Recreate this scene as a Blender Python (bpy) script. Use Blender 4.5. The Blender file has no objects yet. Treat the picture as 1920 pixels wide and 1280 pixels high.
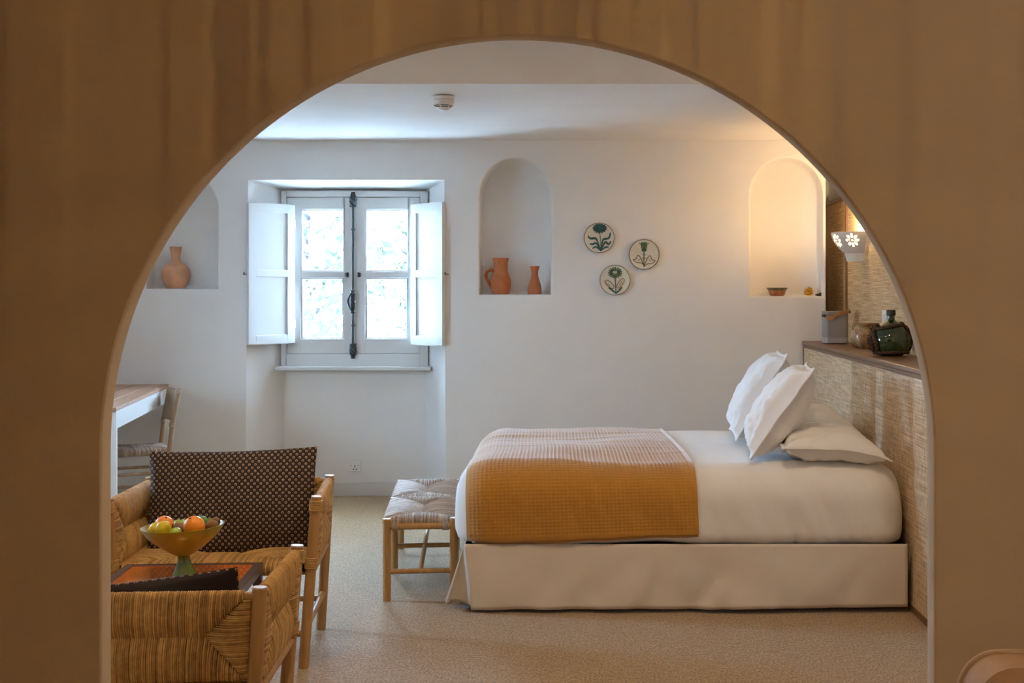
import bpy, math, random
from mathutils import Vector, Matrix, noise
from mathutils.geometry import tessellate_polygon

scene = bpy.context.scene
C = scene.collection
PI = math.pi
rnd = random.Random(7)

# ------------------------------------------------------------------ camera
EYE = 1.55            # eye height, metres
F = 2500.0            # focal length in pixels of the 1920x1280 frame
VX, VY = 1100.0, 540.0  # principal point of the (shifted) lens
cam_d = bpy.data.cameras.new('camera')
cam = bpy.data.objects.new('camera', cam_d)
C.objects.link(cam)
cam.location = (0, 0, EYE)
cam.rotation_euler = (PI / 2, 0, 0)
cam_d.sensor_width = 36
cam_d.lens = F / 1920 * 36
cam_d.shift_x = (960 - VX) / 1920
cam_d.shift_y = (VY - 640) / 1920
cam_d.clip_start = 0.05
scene.camera = cam

# ------------------------------------------------------------------ world, exposure
w = bpy.data.worlds.new('sky')
scene.world = w
w.use_nodes = True
bg = w.node_tree.nodes['Background']
bg.inputs[0].default_value = (0.455, 0.685, 1.0, 1)
bg.inputs[1].default_value = 150.0
scene.view_settings.view_transform = 'Standard'
scene.view_settings.look = 'None'
scene.view_settings.gamma = 1
scene.view_settings.use_curve_mapping = False
scene.view_settings.exposure = 0.0
scene.cycles.max_bounces = 10
scene.cycles.diffuse_bounces = 6
scene.cycles.transparent_max_bounces = 12
scene.cycles.sample_clamp_indirect = 30
scene.cycles.use_denoising = True


def light(name, kind, loc, power, col, rot=(0, 0, 0), parent=None, **kw):
    d = bpy.data.lights.new(name, kind)
    d.energy = power
    d.color = col
    for k, v in kw.items():
        setattr(d, k, v)
    o = bpy.data.objects.new(name, d)
    C.objects.link(o)
    o.location = loc
    o.rotation_euler = rot
    o.parent = parent
    return o


WARM = (1.0, 0.72, 0.46)
# daylight sampling helper over the window opening (a portal gives off no light of its own)
pt = light('window_portal', 'AREA', (-1.72, 10.24, 1.62), 1, (1, 1, 1), (-PI / 2, 0, 0),
           shape='RECTANGLE', size=1.25, size_y=1.5)
pt.data.cycles.is_portal = True
pt = light('side_window_portal', 'AREA', (-4.06, 7.05, 1.5), 1, (1, 1, 1), (0, -PI / 2, 0),
           shape='RECTANGLE', size=.7, size_y=.5)
pt.data.cycles.is_portal = True


# ------------------------------------------------------------------ helpers
def at(px, py, y):
    """point seen at pixel (px, py) of the photograph at depth y"""
    return Vector(((px - VX) / F * y, y, EYE - (py - VY) / F * y))


def ax(px, y):
    return (px - VX) / F * y


def az(py, y):
    return EYE - (py - VY) / F * y


class MB:
    def __init__(s):
        s.v, s.f, s.t = [], [], []
        s.tint = 1.0

    def add(s, vs, fs):
        n = len(s.v)
        s.v += [tuple(p) for p in vs]
        s.t += [s.tint] * len(vs)
        s.f += [tuple(i + n for i in f) for f in fs]
        return s

    def box(s, x0, x1, y0, y1, z0, z1):
        return s.add([(x, y, z) for z in (z0, z1) for y in (y0, y1) for x in (x0, x1)],
                     [(0, 2, 3, 1), (4, 5, 7, 6), (0, 1, 5, 4), (2, 6, 7, 3), (0, 4, 6, 2), (1, 3, 7, 5)])

    def quad(s, a, b, c, d):
        return s.add([a, b, c, d], [(0, 1, 2, 3)])

    def grid(s, nu, nv, fn, wrapu=False):
        vs = [fn(i / nu, j / nv) for j in range(nv + 1) for i in range(nu + (0 if wrapu else 1))]
        m = nu if wrapu else nu + 1
        fs = []
        for j in range(nv):
            for i in range(nu):
                k = (i + 1) % m
                fs.append((j * m + i, j * m + k, (j + 1) * m + k, (j + 1) * m + i))
        return s.add(vs, fs)

    def lathe(s, prof, n=28, c=(0, 0, 0), axis='z', cap0=True, cap1=True):
        vs, fs = [], []
        for r, h in prof:
            for i in range(n):
                a = 2 * PI * i / n
                p = (r * math.cos(a), r * math.sin(a), h)
                if axis == 'y':
                    p = (p[0], p[2], p[1])
                elif axis == 'x':
                    p = (p[2], p[0], p[1])
                vs.append((c[0] + p[0], c[1] + p[1], c[2] + p[2]))
        for j in range(len(prof) - 1):
            for i in range(n):
                k = (i + 1) % n
                fs.append((j * n + i, j * n + k, (j + 1) * n + k, (j + 1) * n + i))
        if cap0:
            fs.append(tuple(reversed(range(n))))
        if cap1:
            fs.append(tuple(range((len(prof) - 1) * n, len(prof) * n)))
        return s.add(vs, fs)

    def tube(s, pts, r, n=8, cap=True):
        pts = [Vector(p) for p in pts]
        rs = r if isinstance(r, (list, tuple)) else [r] * len(pts)
        vs, fs = [], []
        t0 = (pts[1] - pts[0]).normalized()
        ref = Vector((0, 0, 1)) if abs(t0.z) < 0.9 else Vector((1, 0, 0))
        u = t0.cross(ref).normalized()
        for i, p in enumerate(pts):
            t = (pts[min(i + 1, len(pts) - 1)] - pts[max(i - 1, 0)]).normalized()
            u = (u - t * u.dot(t)).normalized()
            b = t.cross(u)
            for k in range(n):
                a = 2 * PI * k / n
                vs.append(p + (u * math.cos(a) + b * math.sin(a)) * rs[i])
        for j in range(len(pts) - 1):
            for i in range(n):
                k = (i + 1) % n
                fs.append((j * n + i, j * n + k, (j + 1) * n + k, (j + 1) * n + i))
        if cap:
            fs.append(tuple(reversed(range(n))))
            fs.append(tuple(range((len(pts) - 1) * n, len(pts) * n)))
        return s.add(vs, fs)

    def sphere(s, c, r, n=20, m=12, fn=None, scale=(1, 1, 1)):
        vs, fs = [], []
        for j in range(m + 1):
            th = PI * j / m
            for i in range(n):
                a = 2 * PI * i / n
                d = Vector((math.sin(th) * math.cos(a), math.sin(th) * math.sin(a), math.cos(th)))
                k = r * (fn(d) if fn else 1)
                vs.append((c[0] + d.x * k * scale[0], c[1] + d.y * k * scale[1], c[2] + d.z * k * scale[2]))
        for j in range(m):
            for i in range(n):
                k = (i + 1) % n
                fs.append((j * n + i, (j + 1) * n + i, (j + 1) * n + k, j * n + k))
        return s.add(vs, fs)

    def extrude(s, poly, fn0, fn1):
        """closed outline (list of 2d) mapped by fn0 / fn1 to two faces, joined"""
        n = len(poly)
        vs = [fn0(*p) for p in poly] + [fn1(*p) for p in poly]
        fs = [tuple(reversed(range(n))), tuple(range(n, 2 * n))]
        fs += [(i, (i + 1) % n, n + (i + 1) % n, n + i) for i in range(n)]
        return s.add(vs, fs)


def obj(name, mb, mat, parent=None, smooth=False, bevel=0, loc=None, rot=None, fix=True):
    me = bpy.data.meshes.new(name)
    me.from_pydata(mb.v, [], mb.f)
    if any(t != 1.0 for t in mb.t):
        at_ = me.attributes.new('tint', 'FLOAT', 'POINT')
        at_.data.foreach_set('value', mb.t)
    if fix:
        import bmesh
        bm = bmesh.new()
        bm.from_mesh(me)
        bmesh.ops.remove_doubles(bm, verts=bm.verts, dist=1e-6)
        bmesh.ops.recalc_face_normals(bm, faces=bm.faces)
        bm.to_mesh(me)
        bm.free()
    if smooth:
        me.polygons.foreach_set('use_smooth', [True] * len(me.polygons))
        if smooth != 'all':
            me.set_sharp_from_angle(angle=math.radians(42))
    me.materials.append(mat)
    o = bpy.data.objects.new(name, me)
    C.objects.link(o)
    o.parent = parent
    if loc is not None:
        o.location = loc
    if rot is not None:
        o.rotation_euler = rot
    if bevel:
        b = o.modifiers.new('bevel', 'BEVEL')
        b.width = bevel
        b.segments = 2
        b.limit_method = 'ANGLE'
    return o


def tag(o, label, cat, group=None):
    o['label'] = label
    o['category'] = cat
    if group:
        o['group'] = group
    return o


def thing(name, label, cat, loc=(0, 0, 0), rz=0, group=None):
    o = bpy.data.objects.new(name, None)
    C.objects.link(o)
    o.location = loc
    o.rotation_euler = (0, 0, rz)
    o.empty_display_size = 0.1
    return tag(o, label, cat, group)


def struct(o, label=None):
    o['kind'] = 'structure'
    if label:
        o['label'] = label
    return o


def dup(root, loc, rz, label, group=None):
    r = root.copy()
    C.objects.link(r)
    r.location = loc
    r.rotation_euler = (0, 0, rz)
    r['label'] = label
    if group:
        r['group'] = group
    for ch in list(root.children):
        c = ch.copy()
        C.objects.link(c)
        c.parent = r
        for g in ch.children:
            d = g.copy()
            C.objects.link(d)
            d.parent = c
    return r


def nz(x, y=0.0, z=0.0):
    return noise.noise(Vector((x, y, z)))


# ------------------------------------------------------------------ materials
class NT:
    def __init__(s, name):
        s.m = bpy.data.materials.new(name)
        s.m.use_nodes = True
        s.t = s.m.node_tree
        s.b = s.t.nodes['Principled BSDF']
        s.out = s.t.nodes['Material Output']

    def n(s, typ, **kw):
        nd = s.t.nodes.new(typ)
        for k, v in kw.items():
            if hasattr(nd, k) and not k[0].isupper():
                setattr(nd, k, v)
            else:
                nd.inputs[k].default_value = v
        return nd

    def l(s, a, b):
        s.t.links.new(a, b)

    def coord(s, scale=(1, 1, 1), kind='Object'):
        tc = s.n('ShaderNodeTexCoord')
        mp = s.n('ShaderNodeMapping')
        mp.inputs['Scale'].default_value = scale
        s.l(tc.outputs[kind], mp.inputs[0])
        return mp.outputs[0]

    def noise(s, vec, scale, detail=3, rough=0.5):
        nd = s.n('ShaderNodeTexNoise')
        nd.inputs['Scale'].default_value = scale
        nd.inputs['Detail'].default_value = detail
        nd.inputs['Roughness'].default_value = rough
        s.l(vec, nd.inputs['Vector'])
        return nd.outputs[0]

    def ramp(s, fac, stops):
        nd = s.n('ShaderNodeValToRGB')
        cr = nd.color_ramp
        while len(cr.elements) < len(stops):
            cr.elements.new(0.5)
        for e, (p, c) in zip(cr.elements, stops):
            e.position = p
            e.color = (*c, 1)
        s.l(fac, nd.inputs[0])
        return nd.outputs[0]

    def math(s, op, a, b=None):
        nd = s.n('ShaderNodeMath', operation=op)
        for i, v in enumerate((a, b)):
            if v is None:
                continue
            if isinstance(v, (int, float)):
                nd.inputs[i].default_value = v
            else:
                s.l(v, nd.inputs[i])
        return nd.outputs[0]

    def bump(s, h, strength, dist):
        nd = s.n('ShaderNodeBump')
        nd.inputs['Strength'].default_value = strength
        nd.inputs['Distance'].default_value = dist
        s.l(h, nd.inputs['Height'])
        s.l(nd.outputs[0], s.b.inputs['Normal'])

    def mix(s, fac, a, b):
        nd = s.n('ShaderNodeMix', data_type='RGBA')
        for sock, v in ((nd.inputs[0], fac), (nd.inputs[6], a), (nd.inputs[7], b)):
            if isinstance(v, (int, float)):
                sock.default_value = v
            elif isinstance(v, tuple):
                sock.default_value = (*v, 1)
            else:
                s.l(v, sock)
        return nd.outputs[2]

    def col(s, c):
        if isinstance(c, tuple):
            s.b.inputs['Base Color'].default_value = (*c, 1)
        else:
            s.l(c, s.b.inputs['Base Color'])


def simple(name, col, rough=0.6, var=0.0, vscale=20, bump=0, bscale=60, scale=(1, 1, 1), metal=0, coat=0, sheen=0):
    m = NT(name)
    m.b.inputs['Roughness'].default_value = rough
    m.b.inputs['Metallic'].default_value = metal
    m.b.inputs['Coat Weight'].default_value = coat
    m.b.inputs['Sheen Weight'].default_value = sheen
    if var:
        f = m.noise(m.coord(scale), vscale, 4)
        lo = tuple(c * (1 - var) for c in col)
        hi = tuple(min(1, c * (1 + var)) for c in col)
        m.col(m.ramp(f, [(0.3, lo), (0.7, hi)]))
    else:
        m.col(col)
    if bump:
        m.bump(m.noise(m.coord(scale), bscale, 4), bump, 0.01)
    return m.m


M = {}
M['plaster'] = simple('white_plaster', (0.78, 0.77, 0.75), 0.9, 0.02, 3, 0.12, 14)
M['plaster_warm_lit'] = simple('warm_lit_plaster', (0.70, 0.58, 0.42), 0.92, 0.02, 3, 0.10, 300)  # white plaster with the front room's warm light mixed into the colour
M['paint'] = simple('white_paint', (0.66, 0.66, 0.64), 0.45, 0.015, 6)
M['white_gloss'] = simple('white_plastic', (0.80, 0.79, 0.76), 0.35)
M['iron'] = simple('black_iron', (0.035, 0.04, 0.042), 0.45, 0.2, 60, metal=0.3)
M['terracotta'] = simple('terracotta', (0.40, 0.125, 0.040), 0.8, 0.14, 22, 0.15, 80)
M['terracotta_pale'] = simple('pale_terracotta', (0.50, 0.24, 0.12), 0.8, 0.2, 14, 0.15, 80)
M['linen'] = simple('white_linen', (0.80, 0.78, 0.75), 0.85, 0.02, 8, 0.05, 400, sheen=0.1)
M['skirt'] = simple('ivory_skirt_cloth', (0.68, 0.61, 0.52), 0.9, 0.03, 6, 0.06, 300)
M['dark'] = simple('near_black_brown', (0.03, 0.02, 0.015), 0.7)  # one even near-black brown for hidden and small dark parts
M['black_cloth'] = simple('black_cloth', (0.012, 0.011, 0.011), 0.8, 0.2, 12, 0.1, 120)
M['leather'] = simple('tan_leather', (0.46, 0.20, 0.07), 0.5, 0.12, 40)
M['speaker'] = simple('grey_speaker_cloth', (0.34, 0.32, 0.30), 0.7, 0.04, 60, 0.1, 700)
M['speaker_base'] = simple('grey_plastic', (0.45, 0.43, 0.41), 0.4)
M['sconce'] = simple('white_ceramic', (0.78, 0.74, 0.68), 0.4)
M['sofa'] = simple('tan_upholstery', (0.52, 0.34, 0.20), 0.85, 0.05, 30, 0.1, 500)
M['piping'] = simple('cream_piping', (0.60, 0.47, 0.33), 0.8)
M['rope'] = simple('dark_rope', (0.09, 0.045, 0.022), 0.9, 0.5, 90, 0.6, 200)
M['cork'] = simple('dark_stopper', (0.02, 0.018, 0.015), 0.4)
M['orange_peel'] = simple('orange_peel', (0.85, 0.27, 0.01), 0.4, 0.08, 30, 0.2, 160)
M['lemon'] = simple('lemon_peel', (0.76, 0.55, 0.02), 0.4, 0.10, 12, 0.2, 120)
M['green_fruit'] = simple('green_apple_skin', (0.36, 0.46, 0.05), 0.35, 0.2, 14)
M['kiwi'] = simple('brown_kiwi_skin', (0.24, 0.125, 0.045), 0.8, 0.2, 80)
M['lime'] = simple('lime_peel', (0.13, 0.32, 0.06), 0.35, 0.15, 20)
M['stem'] = simple('fruit_stem', (0.08, 0.05, 0.02), 0.8)
M['yellow_flower'] = simple('yellow_petal', (0.70, 0.40, 0.03), 0.8, 0.3, 70)
M['twig'] = simple('brown_twig', (0.06, 0.04, 0.03), 0.9, 0.3, 70)
M['paint_teal'] = simple('teal_brush_paint', (0.02, 0.10, 0.10), 0.3, 0.6, 70)
M['paint_green'] = simple('green_brush_paint', (0.05, 0.12, 0.06), 0.3, 0.5, 70)
M['paint_brown'] = simple('brown_brush_paint', (0.22, 0.13, 0.06), 0.3, 0.5, 60)
M['plate'] = simple('cream_glaze', (0.66, 0.63, 0.53), 0.25, 0.05, 12)
M['rim'] = simple('dark_rim_glaze', (0.10, 0.075, 0.05), 0.3, 0.5, 40)
M['bark'] = simple('bark', (0.016, 0.011, 0.007), 0.9, 0.3, 30)
M['ground'] = simple('pale_gravel', (0.74, 0.74, 0.70), 0.95, 0.06, 4)
M['lamp_frame'] = simple('lamp_brass', (0.35, 0.25, 0.12), 0.4, metal=0.8)
M['desk_joint'] = simple('pale_joint', (0.62, 0.52, 0.42), 0.8)


def wood(name, lo, hi, rough=0.5, scale=(30, 30, 2.5)):
    m = NT(name)
    v = m.coord(scale)
    f = m.noise(v, 1.6, 5, 0.6)
    m.col(m.ramp(f, [(0.3, lo), (0.7, hi)]))
    m.b.inputs['Roughness'].default_value = rough
    m.bump(f, 0.15, 0.003)
    return m.m


M['oak'] = wood('turned_oak', (0.32, 0.165, 0.048), (0.50, 0.275, 0.09))
M['oak_end'] = wood('oak_end_grain', (0.50, 0.36, 0.22), (0.58, 0.44, 0.28), scale=(30, 30, 30))
M['chair_oak'] = wood('grey_oak', (0.30, 0.20, 0.12), (0.43, 0.30, 0.19), 0.6)
M['walnut'] = wood('walnut_trim', (0.13, 0.055, 0.02), (0.22, 0.10, 0.04), 0.35, (30, 2.5, 30))
M['walnut_v'] = wood('walnut_upright', (0.15, 0.065, 0.022), (0.25, 0.12, 0.045), 0.45)
M['dark_wood'] = wood('dark_table_wood', (0.06, 0.035, 0.022), (0.12, 0.07, 0.045), 0.3, (30, 3, 30))
M['desk_top'] = wood('desk_brown_wood', (0.30, 0.155, 0.085), (0.40, 0.225, 0.13), 0.5, (30, 2.5, 30))


def tinted(name, lo, hi, rough=0.75):
    """straw: colour of each strand from its own tint value, streaked by fine noise"""
    m = NT(name)
    a = m.n('ShaderNodeAttribute', attribute_name='tint')
    f = m.noise(m.coord(), 55, 3)
    k = m.math('ADD', m.math('ADD', 0.12, m.math('MULTIPLY', a.outputs['Fac'], 0.36)), m.math('MULTIPLY', f, 0.5))
    m.col(m.ramp(k, [(0.25, lo), (0.8, hi)]))
    m.b.inputs['Roughness'].default_value = rough
    return m.m


M['rush'] = tinted('rush_straw', (0.25, 0.12, 0.025), (0.68, 0.41, 0.13))
M['rush_pale'] = tinted('pale_rush_straw', (0.22, 0.15, 0.10), (0.55, 0.43, 0.34))


def carpet():
    m = NT('sisal_carpet')
    v = m.coord()
    dist = m.noise(v, 18, 2)
    sx = m.n('ShaderNodeSeparateXYZ')
    m.l(v, sx.inputs[0])
    jit = m.math('MULTIPLY', dist, 0.9)
    wx = m.math('SINE', m.math('ADD', m.math('MULTIPLY', sx.outputs[0], 2 * PI / 0.016), jit))
    wy = m.math('SINE', m.math('ADD', m.math('MULTIPLY', sx.outputs[1], 2 * PI / 0.022), jit))
    weave = m.math('MULTIPLY', wx, wy)
    n1 = m.noise(m.coord((1, .6, 1)), 105, 3, 0.7)
    n2 = m.noise(m.coord((6, 60, 1)), 2.2, 3)
    k = m.math('ADD', m.math('MULTIPLY', weave, 0.05), m.math('ADD', m.math('MULTIPLY', n1, 0.9), m.math('MULTIPLY', n2, 0.25)))
    m.col(m.ramp(k, [(0.43, (0.13, 0.07, 0.018)), (0.575, (0.32, 0.195, 0.07)), (0.72, (0.54, 0.37, 0.165))]))
    m.b.inputs['Roughness'].default_value = 0.9
    m.b.inputs['Sheen Weight'].default_value = 0.38
    m.b.inputs['Sheen Roughness'].default_value = 0.45
    m.bump(m.math('ADD', m.math('MULTIPLY', weave, 0.15), n1), 0.8, 0.006)
    return m.m


def raffia(name, lo, hi, zs=95, wt=.5):
    m = NT(name)
    h = m.noise(m.coord((5, 2.2, zs)), 1.5, 4, 0.6)
    v2 = m.noise(m.coord((50, 50, 9)), 1.5, 3, 0.7)
    k = m.math('ADD', m.math('MULTIPLY', h, wt), m.math('MULTIPLY', v2, 1 - wt))
    m.col(m.ramp(k, [(0.38, lo), (0.61, hi)]))
    m.b.inputs['Roughness'].default_value = 0.6
    m.bump(k, 0.5, 0.004)
    return m.m


M['carpet'] = carpet()
M['raffia'] = raffia('woven_raffia', (0.36, 0.23, 0.11), (0.88, 0.71, 0.48))
M['raffia_wall'] = raffia('coarse_woven_raffia', (0.36, 0.22, 0.09), (0.74, 0.54, 0.30), 90, .68)
M['waffle'] = simple('mustard_waffle_cotton', (0.44, 0.195, 0.006), 0.8, 0.06, 40, sheen=0.75)


def pattern_cloth():
    """black cotton printed with staggered rows of cream buds on the face, plain on the back"""
    m = NT('bud_print_cotton')
    v = m.coord()
    s = m.n('ShaderNodeSeparateXYZ')
    m.l(v, s.inputs[0])
    rowf = m.math('DIVIDE', s.outputs[2], 0.0140)
    row = m.math('FLOOR', rowf)
    fv = m.math('SUBTRACT', m.math('FRACT', rowf), 0.5)
    par = m.math('MULTIPLY', m.math('FRACT', m.math('MULTIPLY', row, 0.5)), 1.0)
    uf = m.math('ADD', m.math('DIVIDE', s.outputs[0], 0.0265), par)
    fu = m.math('SUBTRACT', m.math('FRACT', uf), 0.5)
    e = m.math('ADD', m.math('POWER', m.math('DIVIDE', fu, 0.205), 2), m.math('POWER', m.math('DIVIDE', fv, 0.40), 2))
    e2 = m.math('ADD', m.math('POWER', m.math('DIVIDE', fu, 0.085), 2), m.math('POWER', m.math('DIVIDE', m.math('ADD', fv, 0.08), 0.22), 2))
    mask = m.math('MULTIPLY', m.math('LESS_THAN', e, 1.0), m.math('GREATER_THAN', e2, 1.0))
    face = m.math('LESS_THAN', s.outputs[1], 0.004)
    nn = m.noise(v, 90, 2)
    cream = m.ramp(nn, [(0.3, (0.36, 0.22, 0.13)), (0.7, (0.52, 0.38, 0.25))])
    m.col(m.mix(m.math('MULTIPLY', mask, face), (0.018, 0.009, 0.008), cream))
    m.b.inputs['Roughness'].default_value = 0.8
    return m.m


M['buds'] = pattern_cloth()


def glazed(name, stops, rough=0.15, scale=6, coat=0.6):
    m = NT(name)
    m.col(m.ramp(m.noise(m.coord(), scale, 4, 0.6), stops))
    m.b.inputs['Roughness'].default_value = rough
    m.b.inputs['Coat Weight'].default_value = coat
    return m.m


M['bowl_glaze'] = glazed('olive_glaze', [(0.3, (0.24, 0.20, 0.01)), (0.7, (0.40, 0.33, 0.02))], 0.3, 7, 0.3)
M['bowl_foot'] = glazed('green_glaze', [(0.3, (0.06, 0.12, 0.01)), (0.7, (0.16, 0.24, 0.03))], 0.2, 14, 0.5)
M['pot_glaze'] = glazed('mottled_brown_glaze', [(0.3, (0.10, 0.05, 0.02)), (0.5, (0.36, 0.21, 0.08)), (0.7, (0.50, 0.36, 0.20))], 0.25, 14)
M['green_glass'] = glazed('dark_green_glass', [(0.3, (0.008, 0.02, 0.006)), (0.7, (0.03, 0.065, 0.015))], 0.08, 6, 1.0)
M['lacquer'] = glazed('orange_lacquer', [(0.3, (0.60, 0.12, 0.010)), (0.7, (0.72, 0.17, 0.015))], 0.16, 9, 0.7)
M['bowl_clay'] = glazed('red_slipware', [(0.35, (0.30, 0.07, 0.02)), (0.6, (0.42, 0.13, 0.03)), (0.7, (0.55, 0.35, 0.2))], 0.35, 40)
M['bowl_rim'] = glazed('dark_olive_rim', [(0.3, (0.06, 0.05, 0.02)), (0.7, (0.16, 0.14, 0.07))], 0.35, 30)


def pane_glass():
    m = NT('window_glass')
    tr = m.n('ShaderNodeBsdfTransparent')
    gl = m.n('ShaderNodeBsdfGlossy')
    gl.inputs['Roughness'].default_value = 0.03
    mx = m.n('ShaderNodeMixShader')
    mx.inputs[0].default_value = 0.05
    m.l(tr.outputs[0], mx.inputs[1])
    m.l(gl.outputs[0], mx.inputs[2])
    m.l(mx.outputs[0], m.out.inputs[0])
    return m.m


def leaf_mat():
    m = NT('leaf')
    c = m.ramp(m.noise(m.coord(), 1.7, 2), [(0.35, (0.0075, 0.0105, 0.0036)), (0.65, (0.0105, 0.0135, 0.0055))])
    m.col(c)
    tl = m.n('ShaderNodeBsdfTranslucent')
    tl.inputs[0].default_value = (0.007, 0.011, 0.004, 1)
    mx = m.n('ShaderNodeMixShader')
    mx.inputs[0].default_value = 0.4
    m.l(m.b.outputs[0], mx.inputs[1])
    m.l(tl.outputs[0], mx.inputs[2])
    m.l(mx.outputs[0], m.out.inputs[0])
    return m.m


def glow(name, col, s):
    m = NT(name)
    m.b.inputs['Emission Color'].default_value = (*col, 1)
    m.b.inputs['Emission Strength'].default_value = s
    m.col(col)
    return m.m


def shade_mat(name, base, through):
    m = NT(name)
    m.col(base)
    tl = m.n('ShaderNodeBsdfTranslucent')
    tl.inputs[0].default_value = (*through, 1)
    mx = m.n('ShaderNodeMixShader')
    mx.inputs[0].default_value = 0.6
    m.l(m.b.outputs[0], mx.inputs[1])
    m.l(tl.outputs[0], mx.inputs[2])
    m.l(mx.outputs[0], m.out.inputs[0])
    return m.m


M['glass'] = pane_glass()
M['leaf'] = leaf_mat()
M['shade'] = shade_mat('streak_shade_cloth', (0.55, 0.45, 0.33), (0.40, 0.26, 0.14))
M['white_shade'] = shade_mat('white_shade_cloth', (0.75, 0.74, 0.72), (0.80, 0.78, 0.75))

# ------------------------------------------------------------------ room shell
YB = 9.60                 # main face of the back wall
YR = 9.95                 # back of the window recess
ZC = EYE + 1.065          # lower ceiling
YK = 6.95                 # bulkhead between the lower and the higher ceiling
XL, XP = -3.95, 1.86      # left wall, face of the right wall panel
YA0, YA1 = 3.0, 3.06      # arch wall
ZH = 3.0

struct(obj('floor', MB().box(-4.2, 2.4, -3.2, 10.5, -0.1, 0.0), M['carpet']))

# --- back wall: window recess cut down to the floor, three arched niches
rx0, rx1 = ax(465, YB), ax(833, YB)
rzt = az(337, YB)
ix0, ix1 = ax(533, YR), ax(800, YR)
izt = az(356, YR)
niches = [dict(x0=ax(274, YB), x1=ax(408, YB), z0=az(541, YB), zt=az(322, YB)),
          dict(x0=ax(899, YB), x1=ax(1033, YB), z0=az(552, YB), zt=az(297, YB)),
          dict(x0=ax(1407, YB), x1=ax(1543, YB), z0=az(555, YB), zt=az(296, YB))]


def niche_loop(n, off, n_arc=22):
    cx = (n['x0'] + n['x1']) / 2
    r = (n['x1'] - n['x0']) / 2 + off
    ry = (n['x1'] - n['x0']) / 2 * 1.06 + off
    zs = n['zt'] - (n['x1'] - n['x0']) / 2 * 1.06
    pts = [(cx - r, n['z0'] - off), (cx + r, n['z0'] - off)]
    pts += [(cx + r * math.cos(a), zs + ry * math.sin(a)) for a in [PI * i / n_arc for i in range(n_arc + 1)]]
    return pts


XE = ax(1548, YB)     # right end of the back wall: a pier beside the wall panel
outer = [(XL - 0.1, 0), (rx0 - 0.02, 0), (rx0, rzt), (rx1, rzt), (rx1 + 0.012, 0), (XE, 0), (XE, ZC + 0.05), (XL - 0.1, ZC + 0.05)]
mb = MB()
loops = [outer] + [list(reversed(niche_loop(n, 0.014))) for n in niches]
allp = [p for lp in loops for p in lp]
tris = tessellate_polygon([[Vector((x, z, 0)) for x, z in lp] for lp in loops])
mb.add([(x, YB, z) for x, z in allp], tris)
for n in niches:
    prof = [(0.014, 0), (0.007, 0.002), (0.002, 0.007), (0.0, 0.014), (0.0, 0.17), (-0.01, 0.19), (-0.03, 0.2)]
    L = [[(x, YB + d, z) for x, z in niche_loop(n, o)] for o, d in prof]
    k = len(L[0])
    mb.add([p for lp in L for p in lp],
           [(j * k + i, j * k + (i + 1) % k, (j + 1) * k + (i + 1) % k, (j + 1) * k + i) for j in range(len(L) - 1) for i in range(k)]
           + [tuple(range((len(L) - 1) * k, len(L) * k))])
# recess cheeks, lintel, back with the window opening
wx0, wx1 = ax(527, YR), ax(802, YR)
wz0, wz1 = az(690, YR), az(358, YR)
mb.quad((rx0 - 0.02, YB, 0), (rx0, YB, rzt), (ix0, YR, izt), (ix0, YR, 0))
mb.quad((rx1 + 0.012, YB, 0), (rx1, YB, rzt), (ix1, YR, izt), (ix1, YR, 0))
mb.quad((rx0, YB, rzt), (rx1, YB, rzt), (ix1, YR, izt), (ix0, YR, izt))
sx0, sx1, sz1 = ix0 + 0.02, ix1 - 0.02, izt - 0.02
mb.quad((ix0, YR, 0), (ix1, YR, 0), (ix1, YR, wz0), (ix0, YR, wz0))
mb.quad((ix0, YR, wz0), (sx0, YR, wz0), (sx0, YR, izt), (ix0, YR, izt))
mb.quad((sx1, YR, wz0), (ix1, YR, wz0), (ix1, YR, izt), (sx1, YR, izt))
mb.quad((sx0, YR, sz1), (sx1, YR, sz1), (sx1, YR, izt), (sx0, YR, izt))
# outer reveal
for a, b in (((sx0, wz0), (sx1, wz0)), ((sx1, wz0), (sx1, sz1)), ((sx1, sz1), (sx0, sz1)), ((sx0, sz1), (sx0, wz0))):
    mb.quad((a[0], YR, a[1]), (b[0], YR, b[1]), (b[0], 10.3, b[1]), (a[0], 10.3, a[1]))
# pier return beside the wall panel
mb.quad((XE, YB, 0), (XE, YB, ZC + 0.05), (XE, 10.36, ZC + 0.05), (XE, 10.36, 0))
mb.quad((XE, 10.36, 0), (XE, 10.36, ZC + 0.05), (2.1, 10.36, ZC + 0.05), (2.1, 10.36, 0))
struct(obj('wall_back', mb, M['plaster'], smooth=True, fix=False))
# outer skin of the house wall so that no daylight leaks past the recess
mb = MB()
for x0, x1, z0, z1 in ((-4.3, sx0, -0.1, 3.1), (sx1, 2.3, -0.1, 3.1), (sx0, sx1, -0.1, wz0), (sx0, sx1, sz1, 3.1)):
    mb.box(x0, x1, 10.38, 10.45, z0, z1)
for a, b in (((sx0, wz0), (sx1, wz0)), ((sx1, wz0), (sx1, sz1)), ((sx1, sz1), (sx0, sz1)), ((sx0, sz1), (sx0, wz0))):
    mb.quad((a[0], 10.29, a[1]), (b[0], 10.29, b[1]), (b[0], 10.39, b[1]), (a[0], 10.39, a[1]))
struct(obj('wall_outer', mb, M['plaster'], fix=False))

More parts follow.
